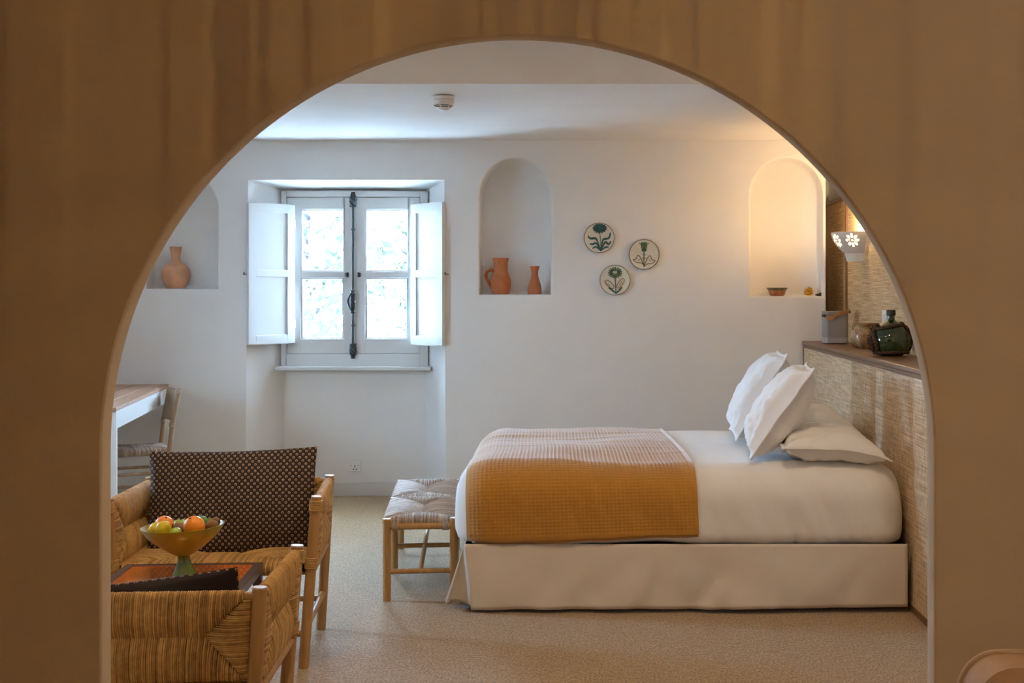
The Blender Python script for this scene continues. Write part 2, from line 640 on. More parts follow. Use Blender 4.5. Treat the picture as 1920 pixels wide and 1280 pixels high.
# ceiling: low over the window side, gently uneven plaster, and a bulkhead up to the higher part
mb = MB()
mb.grid(60, 30, lambda u, v: (-4.1 + 6.3 * u, YK + (10.44 - YK) * v,
                              ZC + 0.012 * nz(u * 4, v * 2) * (1 if 0.01 < v else 0)))
mb.quad((-4.1, YK, ZC), (2.2, YK, ZC), (2.2, YK, ZH + 0.02), (-4.1, YK, ZH + 0.02))
struct(obj('ceiling', mb, M['plaster'], smooth=True, fix=False))
struct(obj('ceiling', MB().box(-4.1, 2.3, -3.2, YK, ZH, ZH + 0.08), M['plaster']))
w2y0, w2y1, w2z0, w2z1 = 6.80, 7.30, 1.15, 1.85
mb = MB()
for y0, y1, z0, z1 in ((-3.2, w2y0, 0, ZH + .02), (w2y1, 10.4, 0, ZH + .02), (w2y0, w2y1, 0, w2z0), (w2y0, w2y1, w2z1, ZH + .02)):
    mb.box(XL - 0.12, XL, y0, y1, z0, z1)
struct(obj('wall_left', mb, M['plaster'], fix=False))
struct(obj('wall_right', MB().box(1.88, 2.0, YA1, 10.4, 0, ZH + 0.02), M['plaster']))
struct(obj('wall_right', MB().box(2.1, 2.2, -3.2, YA1, 0, ZH + 0.02), M['plaster_warm_lit']))
struct(obj('wall_rear', MB().box(-4.1, 2.2, -3.3, -3.2, 0, ZH + 0.02), M['plaster_warm_lit']))

# arch wall: partition pierced by one round-headed opening
acx, acz, ar = ax(971, YA0), az(847, YA0), 780 / F * YA0
ol = [(acx - ar, 0.0)] + [(acx - ar * math.cos(PI * i / 96), acz + ar * math.sin(PI * i / 96)) for i in range(97)] + [(acx + ar, 0.0)]


def arch_off(o):
    r = ar + o
    return [(acx - r, 0.0)] + [(acx - r * math.cos(PI * i / 96), acz + r * math.sin(PI * i / 96)) for i in range(97)] + [(acx + r, 0.0)]


mb = MB()
for y, off in ((YA0, 0.006), (YA1, 0.004)):
    po = [(XL, 0)] + arch_off(off) + [(2.12, 0), (2.12, ZH), (XL, ZH)]
    mb.add([(x, y, z) for x, z in po], tessellate_polygon([[Vector((x, z, 0)) for x, z in po]]))
st = [(YA0, 0.006), (YA0 + 0.002, 0.002), (YA0 + 0.006, 0), (YA1 - 0.004, 0), (YA1, 0.004)]
L = [[(x, y, z) for x, z in arch_off(o)] for y, o in st]
k = len(L[0])
mb.add([p for lp in L for p in lp], [(j * k + i, j * k + i + 1, (j + 1) * k + i + 1, (j + 1) * k + i) for j in range(len(st) - 1) for i in range(k - 1)])
struct(obj('wall_arch', mb, M['plaster_warm_lit'], smooth=True, fix=False))

# baseboards
mb = MB()
bh = 0.105
mb.box(ix0 - 0.015, ix1 + 0.015, YR - 0.016, YR - 0.001, 0, bh)
struct(obj('baseboard_recess', mb, M['paint'], bevel=0.004))
for nm, a, b in (('baseboard_back', XL, rx0 - 0.022), ('baseboard_back', rx1 + 0.014, 1.55)):
    struct(obj(nm, MB().box(a, b, YB - 0.016, YB - 0.001, 0, bh), M['paint'], bevel=0.004))
for (xa, xb) in ((rx0 - 0.02, ix0), (rx1 + 0.012, ix1)):
    d = Vector((xb - xa, YR - YB, 0)).normalized()
    nrm = Vector((d.y, -d.x, 0)) * (0.016 if xa < -2 else -0.016)
    p, q = Vector((xa, YB, 0)), Vector((xb, YR, 0))
    mb = MB().add([p, q, q + nrm, p + nrm] + [v + Vector((0, 0, bh)) for v in (p, q, q + nrm, p + nrm)],
                  [(0, 1, 2, 3), (4, 5, 6, 7), (0, 1, 5, 4), (1, 2, 6, 5), (2, 3, 7, 6), (3, 0, 4, 7)])
    struct(obj('baseboard_cheek', mb, M['paint']))

# ------------------------------------------------------------------ outdoors seen through the panes
struct(obj('ground', MB().box(-60, 60, -40, 90, -2.7, -2.6), M['ground']))


def make_tree(loc, seed, n_leaf, label, spread):
    r = random.Random(seed)
    t = thing('tree', label, 'tree', loc, 0, 'trees outside the window')
    tr = MB()
    tr.tube([(0, 0, 0), (0.1, 0.05, 1.6), (0.0, 0.1, 3.2), (0.15, 0, 5.2)], [0.16, 0.13, 0.1, 0.05])
    obj('trunk', tr, M['bark'], t, smooth='all', fix=False)
    lf = MB()
    for k in range(34):
        z0 = 2.0 + 3.0 * k / 34
        a = k * 2.4 + r.random()
        ln = spread * (0.6 + 0.5 * r.random())
        p0 = Vector((0.05, 0.05, z0))
        d = Vector((math.cos(a), math.sin(a), 0.35 + 0.5 * r.random()))
        pts = [p0 + d * ln * s + Vector((0, 0, -0.25 * s * s)) + Vector((r.uniform(-.08, .08), r.uniform(-.08, .08), r.uniform(-.08, .08))) * s * 2 for s in (0, .3, .6, 1)]
        b = MB().tube(pts, [0.03, 0.02, 0.013, 0.006], 5)
        obj('branch', b, M['bark'], t, smooth='all', fix=False)
        for q in range(n_leaf // 34):
            s = r.random() ** 0.6
            i = min(2, int(s * 3))
            c = pts[i].lerp(pts[i + 1], s * 3 - i) + Vector((r.gauss(0, .16), r.gauss(0, .16), r.gauss(0, .16)))
            sz = r.uniform(0.06, 0.115)
            u = Vector((r.gauss(0, 1), r.gauss(0, 1), r.gauss(0, 1))).normalized()
            v = u.cross(Vector((r.gauss(0, 1), r.gauss(0, 1), r.gauss(0, 1)))).normalized()
            lf.add([c - u * sz, c + v * sz * .45, c + u * sz, c - v * sz * .5], [(0, 1, 2, 3)])
    fo = obj('foliage', lf, M['leaf'], t, fix=False)
    fo['kind'] = 'stuff'


make_tree((-3.1, 14.6, -2.6), 3, 1500, 'broad-leaved tree seen through the left window sash', 1.5)
make_tree((-2.7, 19.8, -2.6), 9, 1400, 'loosely branched tree seen through the right window sash', 1.6)

# ------------------------------------------------------------------ window
win = struct(thing('window_1', 'white two-leaf casement window with four panes and black espagnolette bolt', 'window'))
YW = 9.88
px0, px1 = ax(527, YW), ax(802, YW)
gx0, gx1 = ax(537, YW), ax(788, YW)
gz0, gz1 = az(663, YW), az(369, YW)
pz0, pz1 = az(688, YW), az(358, YW)
fr = MB()
fr.box(px0, gx0, YW, YR + 0.03, pz0, pz1).box(gx1, px1, YW, YR + 0.03, pz0, pz1)
fr.box(gx0, gx1, YW, YR + 0.03, gz1, pz1).box(gx0, gx1, YW, YR + 0.03, pz0, gz0)
obj('window_frame', fr, M['paint'], win, bevel=0.004)
mid = ax(662, YW)
for s, (a, b, q0, q1) in enumerate(((gx0 + .004, mid - .001, ax(563, YW), ax(645, YW)), (mid + .001, gx1 - .004, ax(684, YW), ax(766, YW)))):
    z0, z1 = gz0 + .004, gz1 - .004
    zb, zm0, zm1, zt = az(635, YW), az(521, YW), az(509, YW), az(392, YW)
    y0, y1 = YW + 0.006, YW + 0.05
    sm = MB()
    sm.box(a, q0, y0, y1, z0, z1).box(q1, b, y0, y1, z0, z1)
    sm.box(q0, q1, y0, y1, z0, zb).box(q0, q1, y0, y1, zt, z1).box(q0, q1, y0 + .004, y1, zm0, zm1)
    sash = obj('sash', sm, M['paint'], win, bevel=0.003)
    bead = MB()
    for c0, c1 in ((zb, zm0), (zm1, zt)):
        g = 0.012
        bead.box(q0, q0 + g, y0 + .012, y1 - .004, c0, c1).box(q1 - g, q1, y0 + .012, y1 - .004, c0, c1)
        bead.box(q0 + g, q1 - g, y0 + .012, y1 - .004, c0, c0 + g).box(q0 + g, q1 - g, y0 + .012, y1 - .004, c1 - g, c1)
    obj('glazing_bead', bead, M['paint'], sash, bevel=0.003)
    for c0, c1 in ((zb, zm0), (zm1, zt)):
        obj('pane', MB().box(q0 + .004, q1 - .004, y0 + .028, y0 + .031, c0 + .004, c1 - .004), M['glass'], sash)
    k = MB()
    kx = ax(651.5 if s == 0 else 672.5, YW)
    kz = az(515, YW)
    k.box(kx - .008, kx + .008, y0 - .012, y0, kz - .018, kz + .018).box(kx - .014 * (1 if s == 0 else -1) - .003, kx - .014 * (1 if s == 0 else -1) + .003, y0 - .022, y0 - .008, kz - .014, kz + .014)
    obj('sash_catch', k, M['iron'], sash, bevel=0.002)
obj('window_sill', MB().box(ax(515, 9.8), ax(807, 9.8), 9.80, YW + .02, az(694.5, 9.8), az(687.5, 9.8)), M['paint'], win, bevel=0.006)
obj('sill_apron', MB().box(px0 + .02, px1 - .02, YW + .03, YR + .02, az(697, YW), az(690, YW)), M['paint'], win)
stop = MB()
stop.box(gx0 - .004, gx0 + .02, YW + .052, YR + .03, gz0, gz1).box(gx1 - .02, gx1 + .004, YW + .052, YR + .03, gz0, gz1)
stop.box(gx0, gx1, YW + .052, YR + .03, gz0 - .004, gz0 + .02).box(gx0, gx1, YW + .052, YR + .03, gz1 - .02, gz1 + .004)
stop.box(mid - .012, mid + .012, YW + .052, YR + .01, gz0, gz1)
obj('rebate_stop', stop, M['paint'], win)
w2 = struct(thing('fill_window', 'added unseen white casement window in the side wall, for cool daylight', 'window', (XL - .1, w2y0, w2z0)))  # unseen side window, added to let in cool daylight from the left
m_ = MB()
hy, hz_ = w2y1 - w2y0, w2z1 - w2z0
m_.box(0, .05, 0, .05, 0, hz_).box(0, .05, hy - .05, hy, 0, hz_).box(0, .05, .05, hy - .05, 0, .05).box(0, .05, .05, hy - .05, hz_ - .05, hz_)
m_.box(0, .05, hy / 2 - .03, hy / 2 + .03, .05, hz_ - .05)
obj('window_frame', m_, M['paint'], w2, bevel=.003)
for y0, y1 in ((.05, hy / 2 - .03), (hy / 2 + .03, hy - .05)):
    obj('pane', MB().box(.02, .024, y0, y1, .05, hz_ - .05), M['glass'], w2)
# espagnolette bolt
by = YW - 0.016
bx = ax(662, by)
bolt = obj('bolt_rod', MB().tube([(bx, by, az(372, by)), (bx, by, az(665, by))], 0.0085, 10), M['iron'], win, smooth=True)


def twist_cap(z0, z1, flip):
    m_ = MB()

    def f(u, v):
        a = u * 2 * PI
        t = v if not flip else 1 - v
        r = 0.013 + 0.011 * math.sin(PI * min(1, t * 1.15)) ** 0.7
        if t < 0.16:
            r = 0.022
        r *= 1 + 0.16 * math.cos(5 * (a + v * 5))
        return (bx + r * math.cos(a), by - 0.004 + r * math.sin(a), z0 + (z1 - z0) * v)
    m_.grid(40, 26, f, True)
    return m_


obj('bolt_cap', twist_cap(az(388, by), az(360, by), False), M['iron'], bolt, smooth='all')
obj('bolt_cap', twist_cap(az(672, by), az(644, by), True), M['iron'], bolt, smooth='all')
h = MB()
hz0, hz1 = az(586, by), az(545, by)
h.box(bx - .014, bx + .014, by - .014, by + .006, hz0 + .012, hz1 - .012)
for zz in (hz0 + .008, hz1 - .008, (hz0 + hz1) / 2):
    h.lathe([(0.012, -0.013), (0.021, -0.006), (0.021, 0.006), (0.012, 0.013)], 14, (bx, by - .004, zz))
obj('bolt_housing', h, M['iron'], bolt, bevel=0.003)
h = MB()
for k in range(5):
    ph = k * 2 * PI / 5
    h.tube([(bx - .012 - (.022 + .006 * math.cos(ph)) * math.sin(PI * t), by - .024 - .006 * math.sin(ph),
             hz0 + .022 + (hz1 - hz0 - .044) * t) for t in [i / 14 for i in range(15)]], 0.0042, 6)
obj('bolt_handle', h, M['iron'], bolt, smooth='all')
for zz in (az(430, by), az(610, by)):
    obj('bolt_guide', MB().box(bx - .012, bx + .012, by - .004, YW + .004, zz - .006, zz + .006), M['iron'], bolt)


# ------------------------------------------------------------------ shutters
def shutter(hx, hy, ox, oy, z0, z1, label):
    d = Vector((ox - hx, oy - hy, 0))
    wdt = d.length
    t = thing('window_shutter', label, 'shutter', (hx, hy, z0), math.atan2(d.y, d.x), 'panelled window shutters')
    H = z1 - z0
    T = 0.028
    st_, rl = 0.062, 0.066
    m_ = MB()
    for a, b, c, e in ((0, st_, 0, H), (wdt - st_, wdt, 0, H), (st_, wdt - st_, 0, rl), (st_, wdt - st_, H - rl, H), (st_, wdt - st_, H / 2 - .022, H / 2 + .03)):
        m_.box(a, b, -T / 2, T / 2, c, e)
    obj('shutter_frame', m_, M['paint'], t, bevel=0.003)
    for c, e in ((rl, H / 2 - .022), (H / 2 + .03, H - rl)):
        obj('shutter_panel', MB().box(st_ - .004, wdt - st_ + .004, -.005, .005, c - .004, e + .004), M['paint'], t)
    for zz in (H * .14, H * .86):
        obj('hinge', MB().tube([(-.006, 0, zz - .03), (-.006, 0, zz + .03)], .008, 10), M['paint'], t, smooth=True)
    return t


shutter(ax(551, 9.85), 9.85, ax(464, 9.56), 9.56, az(643, 9.85), az(384.5, 9.85), 'white shutter folded back against the cheek on the earthen vase side')
shutter(ax(773, 9.85), 9.85, ax(832, 9.56), 9.56, az(645, 9.85), az(383.5, 9.85), 'white shutter folded back beside the niche with the jug')
for px, dx in ((461, -1), (836, 1)):
    p = at(px, 514, YB)
    m_ = MB().tube([p + Vector((0, 0.004, 0)), p + Vector((0, -.05, 0)), p + Vector((0, -.055, .014))], .004, 6)
    m_.tube([p + Vector((dx * -.012, -.004, 0)), p + Vector((dx * .02, -.004, 0))], .003, 6)
    tag(obj('shutter_hook', m_, M['iron'], smooth='all'), 'small black iron shutter hook in the wall next to the ' + ('vase niche side' if dx < 0 else 'jug niche side') + ' shutter', 'hook', 'shutter hooks')

# ------------------------------------------------------------------ pottery in the niches


def pot(name, label, cat, px, py0, py1, y, prof, mat, group=None, n=32, handle=None):
    """profile in pixels (half width, height above base) scaled to metres at depth y"""
    k = y / F
    base = at(px, py1, y)
    t = thing(name, label, cat, base, 0, group)
    pr = [(r * k, h_ * k) for r, h_ in prof]
    inner = [(max(0.003, r - 0.007), h_) for r, h_ in reversed(pr[-3:])]
    b = obj('body', MB().lathe(pr + inner, n, cap1=True), mat, t, smooth=True)
    return t, k


n0 = niches[0]
pot('round_vase', 'round-bellied pale terracotta vase with flared neck alone in niche', 'vase', 329.5, 463, 540.5, 9.69,
    [(15, 0), (17, 2), (21, 8), (25.5, 18), (26.5, 27), (25, 36), (19, 44), (11, 49), (8.5, 53), (8, 58), (9.5, 68), (11.5, 78)], M['terracotta_pale'], 'terracotta vessels in the niches')
t, k = pot('jug', 'terracotta jug with loop handle in the niche', 'jug', 939, 483, 551.5, 9.69,
           [(14, 0), (16, 3), (18.5, 12), (19.5, 20), (19, 26), (16, 35), (13.5, 42), (13, 50), (13.5, 60), (15.5, 68)], M['terracotta'], 'terracotta vessels in the niches')
hp = [(-13, 44), (-19, 46), (-25, 43), (-28, 36), (-26, 28), (-22, 20), (-18, 14)]
obj('handle', MB().tube([(x * k, 0, z * k) for x, z in hp], [.014, .013, .012, .012, .012, .012, .012], 10), M['terracotta'], t, smooth='all')
pot('small_carafe', 'small waisted terracotta carafe without handle beside the jug', 'carafe', 1002.5, 498, 551.5, 9.69,
    [(12.5, 0), (13.2, 3), (13, 11), (11, 20), (8, 29), (6.5, 36), (6.5, 41), (8, 48), (9.8, 53)], M['terracotta'], 'terracotta vessels in the niches')
# small bowl, yellow flower head, twig in the warm niche
yb = 9.68
k = yb / F
t = thing('small_bowl', 'small red slipware bowl with dark olive rim in the niche', 'bowl', at(1457, 554.6, yb))
obj('body', MB().lathe([(12.5 * k, 0), (13.5 * k, 1 * k), (16.5 * k, 9 * k), (17 * k, 10.5 * k), (15 * k, 10.5 * k), (11 * k, 2 * k)], 28), M['bowl_clay'], t, smooth=True)
obj('rim', MB().lathe([(17 * k, 10.4 * k), (20 * k, 14.6 * k), (20.3 * k, 15.4 * k), (19.4 * k, 15.4 * k), (15.5 * k, 10.6 * k)], 28, cap0=False, cap1=False), M['bowl_rim'], t, smooth=True)
p = at(1516, 554.8, yb)
t = thing('dried_flower', 'yellow dried flower head lying in the niche beside the bowl', 'flower', p)
obj('flower_core', MB().sphere((0, 0, .030), .026), M['yellow_flower'], t, smooth='all')
for i in range(46):
    z = 1 - 2 * (i + .5) / 46
    a = i * 2.39996
    d = Vector((math.sqrt(1 - z * z) * math.cos(a), math.sqrt(1 - z * z) * math.sin(a), z))
    if d.z < -0.75:
        continue
    sd = d.cross(Vector((.3, .2, 1))).normalized()
    up = d.cross(sd)
    c = Vector((0, 0, .031)) + d * .023
    m_ = MB().add([c - sd * .007, c + sd * .007, c + d * .012 + sd * .008 + up * .004, c + d * .015 + up * .006, c + d * .012 - sd * .008 + up * .004], [(0, 1, 2, 3, 4)])
    obj('petal', m_, M['yellow_flower'], t, fix=False)
p = at(1534, 555, yb)
m_ = MB()
for i in range(9):
    a = i * 0.72
    m_.tube([Vector((-.02, 0, .006)) + Vector((0, .004 * math.sin(a), .004)), Vector((0, .012 * math.sin(a), .008 + .006 * math.cos(a))), Vector((.026, .02 * math.sin(a * 2), .014 + .012 * math.cos(a)))], [.004, .0045, .003], 6)
tag(obj('dried_twig', m_, M['twig'], smooth='all', loc=p), 'small dark dried twig bundle next to the yellow flower head', 'twig')

# ------------------------------------------------------------------ plates on the wall


def stroke(mb, pts, wd, y=0.0):
    """flat tapering brush stroke through 2d points (plate pixels)"""
    P = [Vector((x, z)) for x, z in pts]
    Q = []
    n = 5
    for i in range(len(P) - 1):
        p0, p1, p2, p3 = P[max(i - 1, 0)], P[i], P[i + 1], P[min(i + 2, len(P) - 1)]
        for s in range(n):
            t_ = s / n
            Q.append(0.5 * ((2 * p1) + (p2 - p0) * t_ + (2 * p0 - 5 * p1 + 4 * p2 - p3) * t_ * t_ + (3 * p1 - p0 - 3 * p2 + p3) * t_ ** 3))
    Q.append(P[-1])
    vs = []
    for i, q in enumerate(Q):
        d = (Q[min(i + 1, len(Q) - 1)] - Q[max(i - 1, 0)])
        d = d.normalized() if d.length > 1e-6 else Vector((1, 0))
        nn = Vector((-d.y, d.x))
        f = i / (len(Q) - 1)
        ww = wd(f) if callable(wd) else wd
        a, b = q + nn * ww, q - nn * ww
        vs += [(a.x, y, a.y), (b.x, y, b.y)]
    mb.add(vs, [(2 * i, 2 * i + 1, 2 * i + 3, 2 * i + 2) for i in range(len(Q) - 1)])


def plate(px, py, label, rim_n, motifs):
    y = YB - 0.001
    k = y / F
    R = 28.3 * k
    t = thing('wall_plate', label, 'plate', at(px, py, y), 0, 'painted plates on the wall')
    obj('dish', MB().lathe([(R * .6, 0), (R * .96, -.016), (R * .99, -.020), (R * .96, -.0225), (R * .9, -.020), (R * .5, -.0185), (.001, -.0185)], 56, axis='y'), M['plate'], t, smooth=True)
    rp = [(R * math.cos(a) * .985, -.0205, R * math.sin(a) * .985) for a in [2 * PI * i / 56 for i in range(57)]]
    obj('rim', MB().tube(rp, rim_n, 6, False), M['rim'], t, smooth='all')
    for nm, mat, sts in motifs:
        m_ = MB()
        for j, (pts, wd) in enumerate(sts):
            ww = (lambda f, wd=wd: wd[0] * k * (0.25 + 0.75 * math.sin(PI * min(1, f * .9 + .08)) ** wd[1])) if isinstance(wd, tuple) else wd * k
            stroke(m_, [(x * k, z * k) for x, z in pts], ww, -.0215 - .00003 * j)
        obj(nm, m_, M[mat], t, fix=False)


def petals(cx, cz, n, r0, r1, wd, sq=1.0):
    return [([(cx + r0 * math.cos(a), cz + r0 * math.sin(a) * sq), (cx + (r0 + r1) / 2 * math.cos(a + .1), cz + (r0 + r1) / 2 * math.sin(a + .1) * sq), (cx + r1 * math.cos(a), cz + r1 * math.sin(a) * sq)], (wd, .8))
            for a in [2 * PI * i / n + .2 for i in range(n)]]


def loop(cx, cz, a, b, rot, wd):
    c, s_ = math.cos(rot), math.sin(rot)
    return ([(cx + a * math.cos(q) * c - b * math.sin(q) * s_, cz + a * math.cos(q) * s_ + b * math.sin(q) * c) for q in [2 * PI * i / 12 for i in range(13)]], wd)


plate(1123.5, 446, 'round plate painted with a dark teal flower and wavy leaves', .0024, [
    ('painted_flower', 'paint_teal', petals(1, 18, 13, 3, 13.5, 2.3, .72) + petals(1, 19, 9, 0, 7, 2.0, .7)),
    ('painted_stem', 'paint_green', [([(1, 10), (2, 0), (3, -10), (3, -25)], .7), ([(3, -25), (3, -17)], 1.2)]),
    ('painted_leaf', 'paint_teal', [([(-21, 4), (-17, -1), (-10, -1), (-5, -3), (3, -24)], (2.0, 1)), ([(-18, -11), (-12, -12), (-6, -10), (3, -24)], (1.9, 1)), ([(-13, -20), (-6, -17), (3, -24)], (1.7, 1)),
                                    ([(21, 10), (18, 0), (11, -2), (7, -4), (3, -24)], (2.0, 1)), ([(22, -6), (17, -12), (11, -8), (3, -24)], (1.9, 1)), ([(18, -17), (11, -18), (3, -24)], (1.7, 1))])])
plate(1207.5, 477, 'round plate painted with a green thistle bud and outlined leaves', .0030, [
    ('painted_flower', 'paint_green', [([(-5, 22), (-4.5, 16), (-3.5, 10), (0, 5)], .9), ([(5, 22), (4.5, 16), (3.5, 10), (0, 5)], .9), ([(0, 23), (0, 10), (0, 5)], (1.4, .5)), ([(-2.5, 22), (-2, 12), (0, 5)], .6), ([(2.5, 22), (2, 12), (0, 5)], .6),
                                       ([(-9, 21), (-3, 17)], .5), ([(9, 21), (3, 17)], .5), ([(-4, 9), (0, 7), (4, 9)], 2.0), ([(-5, 22), (0, 21), (5, 22)], 1.0)]),
    ('painted_stem', 'paint_green', [([(0, 5), (-.5, -6), (0, -24)], .8), ([(-4, -1), (4, -1)], .5), ([(-4, -7), (4, -7)], .5)]),
    ('painted_leaf', 'paint_brown', [([(0, -22), (-4, -12), (-8, -4), (-12, -2), (-15, -8), (-20, -10), (-14, -15), (-5, -16), (0, -22)], .75), ([(0, -22), (4, -12), (8, -4), (12, -3), (15, -10), (21, -12), (14, -17), (6, -18), (0, -22)], .75), ([(-7, -8), (-11, -12)], .5), ([(9, -8), (12, -14)], .5)])])
plate(1153, 525, 'round plate painted with a green daisy and two looped leaves', .0022, [
    ('painted_flower', 'paint_green', petals(0, 14, 15, 5.5, 13.5, 1.5, .8) + [loop(0, 15, 5, 4, 0, .8)]),
    ('painted_center', 'paint_brown', [([(-5, 17), (-2, 19), (1, 17)], 1.4)]),
    ('painted_stem', 'paint_teal', [([(0, 9), (1, -10), (2, -27)], .8), ([(-12, -14), (-5, -19), (2, -25)], (1.6, .8)), ([(13, -13), (8, -19), (2, -25)], (1.6, .8))]),
    ('painted_leaf', 'paint_brown', [loop(-10, -8, 10.5, 4.2, -.75, .65), loop(10.5, -6, 10.5, 4.2, .95, .65), ([(-14, -6), (-7, -12)], .5), ([(8, -10), (13, -3)], .5)])])

# ------------------------------------------------------------------ wall socket, smoke detector
p = at(666, 872, YR)
t = thing('wall_socket', 'white square wall socket above the baseboard under the window', 'socket', (p.x, YR, p.z))
obj('plate', MB().box(-.042, .042, -.012, 0, -.044, .044), M['white_gloss'], t, bevel=0.003)
for a, b, c, d in ((-.036, -.028, -.004, .008), (.022, .03, -.004, .008)):
    obj('screw', MB().lathe([(.0045, 0), (.0045, -.003)], 10, ((a + b) / 2, -.012, 0.0), 'y'), M['speaker_base'], t)
for a, b, c, d in ((-.016, -.006, -.032, -.024), (.006, .016, -.032, -.024), (-.003, .003, -.014, .002)):
    obj('slot', MB().box(a, b, -.0128, -.010, c, d), M['iron'], t)
ys = 7.4
t = thing('smoke_detector', 'white round smoke detector on the ceiling', 'smoke detector', (ax(831, ys), ys, ZC - .002))
obj('base', MB().lathe([(.062, .0), (.064, -.012), (.06, -.018)], 40), M['white_gloss'], t, smooth=True)
obj('housing', MB().lathe([(.06, -.017), (.064, -.024), (.062, -.042), (.053, -.05), (.05, -.05)], 40), M['white_gloss'], t, smooth=True)
for i, (r, z) in enumerate(((.049, -.054), (.043, -.061))):
    obj('vent_slot', MB().lathe([(r - .004, z + .006), (r, z + .005), (r, z), (r - .004, z - .001)], 40), M['dark'], t, smooth=True)
    obj('vent_ring', MB().lathe([(r - .006, z - .0005), (r - .001, z - .001), (r - .004, z - .0035), (r - .008, z - .0035)], 40), M['white_gloss'], t, smooth=True)
obj('cap', MB().lathe([(.038, -.063), (.034, -.070), (.016, -.078), (.002, -.08)], 32), M['white_gloss'], t, smooth=True)
for i in range(6):
    a = i * PI / 3 + .3
    c, s_ = math.cos(a), math.sin(a)
    obj('vent_rib', MB().tube([(.058 * c, .058 * s_, -.049), (.037 * c, .037 * s_, -.064)], .003, 6), M['white_gloss'], t)

# ------------------------------------------------------------------ headboard wall: low unit with shelf, upper woven panel, sconce
XH, YH0 = 1.56, 6.05
ZS = 1.17
t = thing('headboard', 'long low headboard of woven raffia with walnut shelf top behind the bed', 'headboard', (XH, YH0, 0))
D = XP - XH
LN = YB - YH0 - .002
obj('core', MB().box(.012, D, .01, LN, 0, ZS - .03), M['dark'], t)
obj('raffia_panel', MB().box(0, .02, .03, LN - .02, .03, ZS - .045), M['raffia'], t)
obj('shelf_top', MB().box(-.012, D, -.004, LN, ZS - .025, ZS), M['walnut'], t, bevel=0.006)
obj('shelf_moulding', MB().box(-.006, .02, 0, LN, ZS - .047, ZS - .025), M['walnut'], t, bevel=0.005)
obj('edge_trim', MB().box(-.006, .03, -.002, .032, 0, ZS - .047), M['walnut_v'], t, bevel=0.003)
obj('edge_trim', MB().box(-.004, .02, LN - .022, LN, 0, ZS - .047), M['walnut_v'], t, bevel=0.003)
obj('foot_trim', MB().box(-.004, .02, .032, LN - .022, 0, .032), M['walnut'], t, bevel=0.003)

ztp = az(379, 10.33)
t = struct(thing('trim_1', 'tall woven raffia wall panel framed in walnut above the headboard shelf', 'wall panel', (XP, 6.0, 0)))
obj('raffia_panel', MB().box(0, .016, 0, 4.35, ZS - .1, ztp - .02), M['raffia_wall'], t)
obj('top_rail', MB().box(-.014, .018, 0, 4.35, ztp - .03, ztp), M['walnut'], t, bevel=0.003)
for y0, y1 in ((4.30, 4.35), (3.50, 3.535)):
    obj('upright_trim', MB().box(-.012, .018, y0, y1, ZS - .1, ztp - .03), M['walnut_v'], t, bevel=0.003)

# sconce: half bowl of white ceramic pierced with flowers
sy = 9.0
zt_, zb_ = az(435.5, sy), az(490, sy)
Hs = zt_ - zb_
t = thing('wall_sconce', 'white ceramic wall sconce pierced with flower cut-outs, lit', 'sconce', (XP - .001, sy, zb_))


def sc_r(v):
    # radius along the wall / away from it, from foot (v=0) to lip (v=1)
    if v < .28:
        return .095 + .012 * (v / .28)
    q = (v - .28) / .72
    return .107 + .086 * math.sin(q * PI / 2) ** .85


NU, NV = 150, 72
flowers = []
for fu in (.16, .39, .615, .84):
    flowers.append((fu, .71))


def pierced(u, v):
    s = sc_r(.72) * PI
    for fu, fv in flowers:
        dx, dz = (u - fu) * s, (v - fv) * Hs
        d = math.hypot(dx, dz)
        if d < .0065:
            return True
        if .014 < d < .046:
            a = math.atan2(dz, dx)
            a = (a + PI / 8) % (PI / 4) - PI / 8
            lx, lz = d * math.cos(a), d * math.sin(a)
            if ((lx - .030) / .0150) ** 2 + (lz / (.0078 + .12 * (lx - .030))) ** 2 < 1:
                return True
    return False


vs, fs = [], []
for sh in (0, 1):
    for j in range(NV + 1):
        for i in range(NU + 1):
            u, v = i / NU, j / NV
            r = sc_r(v) - sh * .007
            a = PI * u
            vs.append((-r * math.sin(a) * 1.08, -r * .82 * math.cos(a), Hs * v))
n1 = (NV + 1) * (NU + 1)
hole = [[pierced((i + .5) / NU, (j + .5) / NV) for i in range(NU)] for j in range(NV)]
for j in range(NV):
    for i in range(NU):
        a, b, c, d = j * (NU + 1) + i, j * (NU + 1) + i + 1, (j + 1) * (NU + 1) + i + 1, (j + 1) * (NU + 1) + i
        if not hole[j][i]:
            fs.append((a, b, c, d))
            fs.append((n1 + d, n1 + c, n1 + b, n1 + a))
            for di, dj, e, f in ((-1, 0, a, d), (1, 0, c, b), (0, -1, b, a), (0, 1, d, c)):
                ii, jj = i + di, j + dj
                if not (0 <= ii < NU and 0 <= jj < NV) or hole[jj][ii]:
                    fs.append((e, f, n1 + f, n1 + e))
obj('pierced_bowl', MB().add(vs, fs), M['sconce'], t, smooth=True, fix=False)
fl = MB()
fl.add([(0, 0, .003)] + [(-.093 * math.sin(PI * i / 24) * 1.08, -.093 * .82 * math.cos(PI * i / 24), .003) for i in range(25)], [(0, i + 1, i + 2) for i in range(24)])
obj('floor_plate', fl, M['sconce'], t, fix=False)
obj('lamp_holder', MB().lathe([(.016, .003), (.016, .05), (.012, .055)], 14, (-.085, 0, 0)), M['sconce'], t, smooth=True)
obj('bulb', MB().sphere((-.085, 0, .10), .028, 18, 12, lambda d: 1 + .25 * max(0, -d.z)), glow('warm_bulb', (1, .70, .38), 60), t, smooth='all')
light('sconce_light', 'POINT', (-.13, 0, .225), 17, (1, .70, .40), parent=t, shadow_soft_size=.03)

